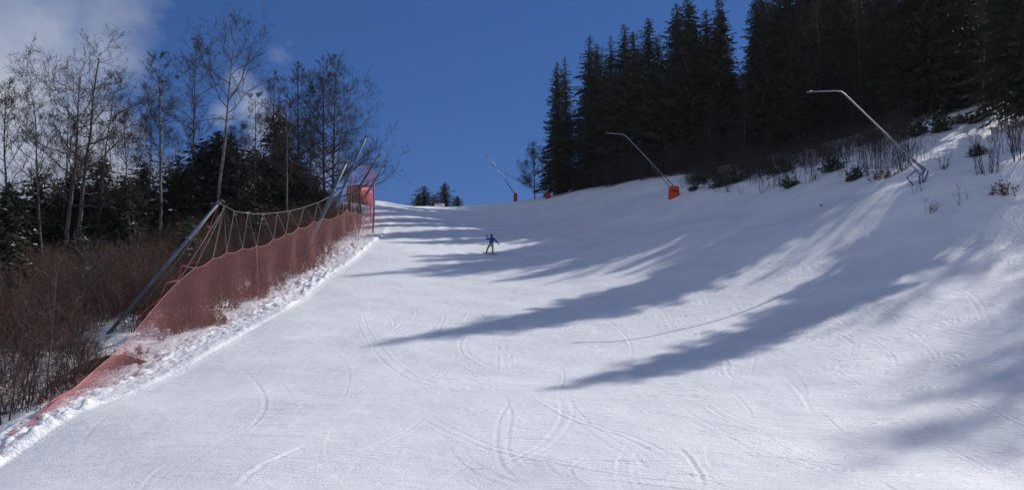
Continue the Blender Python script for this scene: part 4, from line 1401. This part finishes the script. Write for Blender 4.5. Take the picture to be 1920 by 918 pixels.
def lance(base_px, base_py, d, bend, tip, r, label, pad=None, double=True, truss=False, nozzle=False, dtop=None):
    h = hit(base_px, base_py) if d is None else None
    base = h if h else ground_at(base_px, d)
    d = base.y
    o = empty("snow_lance", tuple(base)); iv = Vector(base)
    dt = dtop or d - 1.5
    start = depth_pt(base_px - (2 if pad else 0), base_py - (14 if pad else 22), d)
    bend3 = depth_pt(*bend, dt); tip3 = depth_pt(*tip, dt)
    v = (bend3 - start)
    corner = [bend3 - v.normalized() * .35, bend3 - v.normalized() * .1 + (tip3 - bend3).normalized() * .05, bend3 + (tip3 - bend3).normalized() * .35]
    mb = MB(); mb.tube([start - iv, (start + v * .5) - iv] + [c_ - iv for c_ in corner] + [tip3 - iv], [r * 1.25, r * 1.1, r, r, r, r * .8], 8); boom_ = mb.build("boom", M_LANCE, o, smooth=True)
    mb = MB(); mb.tube([tip3 - iv, tip3 + (tip3 - bend3).normalized() * .3 - iv], [r * 1.5, r * 1.2], 8); mb.build("nozzle_head", M_CABLE, boom_)
    if double:
        off = Vector((-.22, 0, -.28))
        e = start + v * .42
        mb = MB(); mb.tube([start + off - iv, e + off * .7 - iv, e + v * .05 - iv], r * .7, 6); mb.build("lift_strut", M_STEEL, o, smooth=True)
        mb = MB(); mb.tube([start + v * .12 - iv - v.normalized() * .1, start + v * .12 - iv + v.normalized() * .1], r * 1.8, 8); mb.build("clamp", M_STEEL, o)
    if truss:
        for k, (dx, dy) in enumerate(((-.05, -.3), (.22, .05), (-.32, .15))):
            mb = MB(); mb.tube([start - iv + Vector((dx * 1.4, dy, 0)), Vector((dx * 2.2, dy, .45)), Vector((dx * .5, dy * .5, -.3))], .045, 6); mb.build("leg", M_STEEL, o)
        mb = MB(); mb.tube([start + v * .10 - iv, start - iv + Vector((.12, 0, .1)), Vector((.22, 0, .5)), Vector((.25, 0, -.2))], .05, 7); mb.build("hose", M_CABLE, o, smooth=True)
    if nozzle:
        q = start + v * .80 + Vector((-.35, -.1, .0)) - iv
        mb = MB(); mb.tube([q + Vector((-.35, 0, .25)), q, q + Vector((.15, 0, -.2))], [.04, .15, .06], 8); mb.build("fan_head", M_LANCE, o)
    if pad:
        w_, h_ = pad
        mb = MB()
        # five-sided wrap pad with a slanted hem
        prof = [(-w_ / 2, -.35), (w_ / 2 - .12, -.42), (w_ / 2 + .1, 0), (w_ / 2 - .1, .4), (-w_ / 2, .35)]
        lo = [(x, y, -.3) for x, y in prof]; up_ = [(x * .85, y * .85, h_) for x, y in prof]
        n = 5
        mb.add(lo + up_, [(i, (i + 1) % n, n + (i + 1) % n, n + i) for i in range(n)] + [(5, 6, 7, 8, 9), (4, 3, 2, 1, 0)])
        pd = mb.build("pad", M_ORANGE, o)
        bv = pd.modifiers.new('b', 'BEVEL'); bv.width = .04; bv.segments = 2
        mb = MB(); mb.box((0, -.44, h_ * .55), (w_ * .8, .02, .06)); mb.build("strap", M_BLACK, pd)
    tag(o, label, "snow lance", "snow-making lances")
    return o


lance(1266, 364, 84, (1171, 252), (1140, 249.5), .048, "bent grey snow lance rising from an orange pad before the dark forest", pad=(1.15, 1.15))
lance(1732, 341, 50, (1577, 170), (1522, 172), .050, "largest snow lance at right, its silver boom bent level at the top", truss=True)
lance(966, 376, 139, (919, 297), (914, 292), .075, "farther straight snow lance on the crest with an orange foot pad", pad=(.62, 1.45), nozzle=True, double=False)
lance(993, 373, 142, (944, 322), (938, 319), .05, "thin faint snow lance on the crest behind the orange-footed one", double=False)

# small red padded post by the left end of the forest
p = ground_at(1028, 128); o = empty("padded_post", tuple(p))
mb = MB(); mb.tube([(0, 0, -.2), (0, 0, .9), (.0, 0, 1.05)], [.42, .40, .22], 10); mb.build("pad", M_RED, o, smooth=True)
mb = MB(); mb.tube([(0, 0, 1.0), (.0, 0, 1.9)], .05, 6); mb.build("post", M_STEEL, o)
tag(o, "small red padded post on the crest at the left foot of the dark forest", "padded post")

# banner beyond the crest
p = depth_pt(824, 386, 150); gz = hz(p.x, 150)
o = empty("banner", (p.x, 150, gz)); tag(o, "small pale lilac banner panel standing on the crest under the far spruces", "banner")
zc = p.z - gz
mb = MB(); mb.box((0, 0, zc - .05), (1.9, .05, 1.0)); mb.build("panel", M_BANNER, o)
for s in (-1, 1):
    mb = MB(); mb.tube([(s * .97, .04, -.3), (s * .97, .04, zc + .48)], .03, 6); mb.build("post", M_STEEL, o)

# white lump of snow by the orange pad
# ------------------------------------------------------------------ snowboarder


def skin_obj(name, verts, edges, radii, material, parent, levels=1, root=0):
    me = bpy.data.meshes.new(name)
    me.from_pydata([tuple(v) for v in verts], edges, [])
    o = bpy.data.objects.new(name, me); COL.objects.link(o)
    sk = o.modifiers.new('skin', 'SKIN'); sk.use_smooth_shade = True
    for i, s in enumerate(me.skin_vertices[0].data if me.skin_vertices else []): pass
    if not me.skin_vertices:
        bpy.context.view_layer.objects.active = o
        bpy.ops.mesh.customdata_skin_add({'object': o}) if False else None
    lay = me.skin_vertices[0] if me.skin_vertices else None
    if lay is None:
        bpy.context.view_layer.objects.active = o
        o.select_set(True)
        bpy.ops.mesh.customdata_skin_add()
        lay = me.skin_vertices[0]
    for i, r in enumerate(radii):
        lay.data[i].radius = (r, r) if not hasattr(r, '__len__') else r
        lay.data[i].use_root = (i == root)
    ss = o.modifiers.new('sub', 'SUBSURF'); ss.levels = levels; ss.render_levels = levels
    bpy.context.view_layer.update()
    dg = bpy.context.evaluated_depsgraph_get()
    m2 = bpy.data.meshes.new_from_object(o.evaluated_get(dg))
    o.modifiers.clear()
    o.data = m2
    m2.materials.clear(); m2.materials.append(material)
    o.parent = parent
    return o


sb = hit(921, 479)
person = empty("person", tuple(sb))
person.location.z += .10
tag(person, "snowboarder in blue jacket and lime trousers riding down with arms out", "person")
# joints (metres), facing the camera (-Y); x as seen in the picture
J = dict(pel=(-.02, 0, .88), waist=(0.0, -.02, 1.02), chest=(.02, -.03, 1.25), neckb=(.02, -.03, 1.42), head=(.015, -.06, 1.50), headt=(.015, -.06, 1.66),
         shL=(-.17, -.02, 1.36), elL=(-.42, -.05, 1.30), wrL=(-.39, -.12, 1.53), shR=(.20, -.02, 1.37), elR=(.42, -.04, 1.15), wrR=(.60, -.10, .94),
         hipL=(-.12, 0, .82), knL=(-.30, -.12, .50), anL=(-.43, 0, .12), toL=(-.43, -.2, .05), hipR=(.09, 0, .82), knR=(.14, -.12, .48), anR=(.12, 0, .12), toR=(.12, -.2, .05))
names = list(J)
ix = {n: i for i, n in enumerate(names)}
E = [('pel', 'waist'), ('waist', 'chest'), ('chest', 'neckb'), ('neckb', 'head'), ('head', 'headt'), ('chest', 'shL'), ('shL', 'elL'), ('elL', 'wrL'), ('chest', 'shR'), ('shR', 'elR'), ('elR', 'wrR'),
     ('pel', 'hipL'), ('hipL', 'knL'), ('knL', 'anL'), ('anL', 'toL'), ('pel', 'hipR'), ('hipR', 'knR'), ('knR', 'anR'), ('anR', 'toR')]
Rr = dict(pel=.13, waist=.12, chest=.15, neckb=.055, head=.085, headt=.075, shL=.065, elL=.042, wrL=.03, shR=.065, elR=.042, wrR=.03, hipL=.085, knL=.06, anL=.042, toL=.035, hipR=.085, knR=.06, anR=.042, toR=.035)
body = skin_obj("body", [J[n] for n in names], [(ix[a], ix[b]) for a, b in E], [Rr[n] for n in names], M_SKIN, person)


def sub_skin(name, keys, edges, rad, material, extra=None):
    vs = [J[k] if k in J else extra[k] for k in keys]
    id_ = {k: i for i, k in enumerate(keys)}
    return skin_obj(name, vs, [(id_[a], id_[b]) for a, b in edges], rad, material, person)


jk = sub_skin("jacket", ['hem', 'waist', 'chest', 'neckb', 'shL', 'elL', 'wrL', 'shR', 'elR', 'wrR'],
              [('hem', 'waist'), ('waist', 'chest'), ('chest', 'neckb'), ('chest', 'shL'), ('shL', 'elL'), ('elL', 'wrL'), ('chest', 'shR'), ('shR', 'elR'), ('elR', 'wrR')],
              [(.20, .15), (.175, .15), (.20, .16), .10, .10, .075, .055, .10, .075, .055], M_BLUE, {'hem': (-.02, 0, .80)})
tr_ = sub_skin("trousers", ['pel', 'hipL', 'knL', 'cL', 'hipR', 'knR', 'cR'], [('pel', 'hipL'), ('hipL', 'knL'), ('knL', 'cL'), ('pel', 'hipR'), ('hipR', 'knR'), ('knR', 'cR')],
               [(.17, .14), .125, .095, .085, .125, .095, .085], M_LIME, {'cL': (-.41, 0, .18), 'cR': (.12, 0, .18)})
for s_, an in (('L', 'anL'), ('R', 'anR')):
    a = Vector(J[an]); skin_obj("boot", [a + Vector((0, .03, .12)), a + Vector((0, .02, 0)), a + Vector((0, -.2, -.04))], [(0, 1), (1, 2)], [.07, .075, .055], M_BLACK, person)
for wr, el in (('wrL', 'elL'), ('wrR', 'elR')):
    w_ = Vector(J[wr]); d_ = (w_ - Vector(J[el])).normalized()
    sd = d_.cross(Vector((0, 1, 0))).normalized()
    vs = [w_, w_ + d_ * .05, w_ + d_ * .10]; es = [(0, 1), (1, 2)]; rs_ = [.04, .042, .038]
    for f_ in range(4):
        b0 = len(vs); o_ = (f_ - 1.5) * .024
        vs += [w_ + d_ * .11 + sd * o_, w_ + d_ * (.15 + .01 * (f_ in (1, 2))) + sd * o_ * 1.15 + Vector((0, -.012, 0)), w_ + d_ * (.175 + .014 * (f_ in (1, 2))) + sd * o_ * 1.2 + Vector((0, -.035, 0))]
        es += [(2, b0), (b0, b0 + 1), (b0 + 1, b0 + 2)]; rs_ += [.013, .012, .011]
    b0 = len(vs)
    vs += [w_ + d_ * .07 + sd * .055, w_ + d_ * .11 + sd * .075]; es += [(1, b0), (b0, b0 + 1)]; rs_ += [.015, .013]
    skin_obj("glove", vs, es, rs_, M_BLACK, person)
# helmet, goggles
def ball(name, c, r, material, cut=None):
    mb = MB(); vs = []; fs = []; nu, nv = 16, 10
    for j in range(nv + 1):
        for i in range(nu):
            a = 2 * math.pi * i / nu; e = math.pi * j / nv
            vs.append((c[0] + r[0] * math.sin(e) * math.cos(a), c[1] + r[1] * math.sin(e) * math.sin(a), c[2] + r[2] * math.cos(e)))
    for j in range(nv):
        for i in range(nu):
            fs.append((j * nu + i, (j + 1) * nu + i, (j + 1) * nu + (i + 1) % nu, j * nu + (i + 1) % nu))
    mb.add(vs, fs); return mb.build(name, material, person, smooth=True)
ball("helmet", (.015, -.045, 1.63), (.125, .14, .125), M_BLACK)
ball("goggles", (.015, -.125, 1.60), (.085, .06, .045), M_LENS)
ball("neck_warmer", (.015, -.06, 1.46), (.095, .10, .075), M_BLACK)
ball("nose", (.015, -.165, 1.555), (.014, .02, .022), M_SKIN)
board = empty("snowboard", tuple(person.location)); tag(board, "dark snowboard under the rider's black boots", "snowboard")
mb = MB(); vs = []; fs = []; n = 18
for i in range(n + 1):
    u = i / n; s = (u - .5) * 1.42
    hw = .125 * (1 + .12 * (abs(2 * u - 1) ** 2)) * math.sqrt(max(0, 1 - max(0, (abs(2 * u - 1) - .82) / .18) ** 2)) + .004
    z = .035 + .12 * max(0, (abs(2 * u - 1) - .75) / .25) ** 2
    for y, zz in ((-hw, z), (hw, z), (hw, z + .012), (-hw, z + .012)): vs.append((s - .13, y - .07, zz - .03))
for i in range(n):
    for j in range(4): fs.append((i * 4 + j, i * 4 + (j + 1) % 4, (i + 1) * 4 + (j + 1) % 4, (i + 1) * 4 + j))
fs += [(3, 2, 1, 0), (n * 4, n * 4 + 1, n * 4 + 2, n * 4 + 3)]
mb.add(vs, fs); mb.build("deck", M_BOARD, board)
for x in (-.43, .12):
    mb = MB(); mb.box((x, -.07, .035), (.13, .26, .03)); mb.box((x, .05, .12), (.12, .03, .17)); mb.build("binding", M_BLACK, board)
board.rotation_euler = (R(-4), R(6), 0)
person.rotation_euler = (0, 0, 0)

for o in [o for o in scene.objects if o.parent is None and o.type in ('MESH', 'EMPTY') and 'label' not in o]:
    print('unused', o.name)
    for c in list(o.children): bpy.data.objects.remove(c)
    bpy.data.objects.remove(o)

# ------------------------------------------------------------------ clearings in the wood that let the sun reach the right bank
bpy.context.view_layer.update()
hd = Vector((SUN.x, SUN.y)).normalized()
lit = [hit(*q) for q in ((1640, 352), (1668, 345), (1690, 352), (1715, 362), (1745, 330), (1775, 300), (1800, 290), (1850, 370), (1870, 400), (1905, 420), (1830, 430), (1890, 340), (1420, 440), (1400, 470), (1460, 455), (1560, 470))]
lit = [q for q in lit if q]
cut = low = 0
for o in [o for o in scene.objects if o.parent is None and o.get('category') == 'spruce' and o.name not in KEEP]:
    big = o.get('group') in (GR, "spruces beyond the right edge")
    if not (big or o.get('group') == "understorey spruces of the right forest"): continue
    h_ = (25 if big else 11) * o.scale.z; r_ = (4.6 if big else 3.6) * o.scale.x
    worst = None
    for q in lit:
        dx, dy = o.location.x - q.x, o.location.y - q.y
        t = dx * hd.x + dy * hd.y
        if t < 3: continue
        off = abs(dx * hd.y - dy * hd.x)
        f_ = (q.z + t * math.tan(SUN_EL) - o.location.z) / h_
        if f_ < 0 or f_ > 1: continue
        if off < r_ * (1 - f_) ** .6 + .2: worst = f_ if worst is None else min(worst, f_)
    if worst is None: continue
    pxo = 960 + F * o.location.x / o.location.y
    if pxo > 1940 or o.get('label', '').startswith('spruce deep') or not big:
        for c in list(o.children): bpy.data.objects.remove(c)
        bpy.data.objects.remove(o); cut += 1
    elif worst > .5 and pxo > 1440:
        o.scale.z *= worst * .97; low += 1
print('clearings', cut, low)

# ------------------------------------------------------------------ faint haze box added to lift the dark tones, like lens veil
mb = MB(); mb.box((0, 110, 17), (520, 520, 125))
hz_o = mb.build("haze", bpy.data.materials.new("added_haze"))
hm = hz_o.data.materials[0]; hm.use_nodes = True; hm.node_tree.nodes.clear()
vo = hm.node_tree.nodes.new('ShaderNodeVolumePrincipled'); mo = hm.node_tree.nodes.new('ShaderNodeOutputMaterial')
vo.inputs['Color'].default_value = (0.82, 0.88, 1, 1); vo.inputs['Density'].default_value = 0.00009; vo.inputs['Anisotropy'].default_value = 0.2
hm.node_tree.links.new(vo.outputs['Volume'], mo.inputs['Volume'])
tag(hz_o, "faint haze added before the forest to lift its dark tones", "haze", kind='stuff')
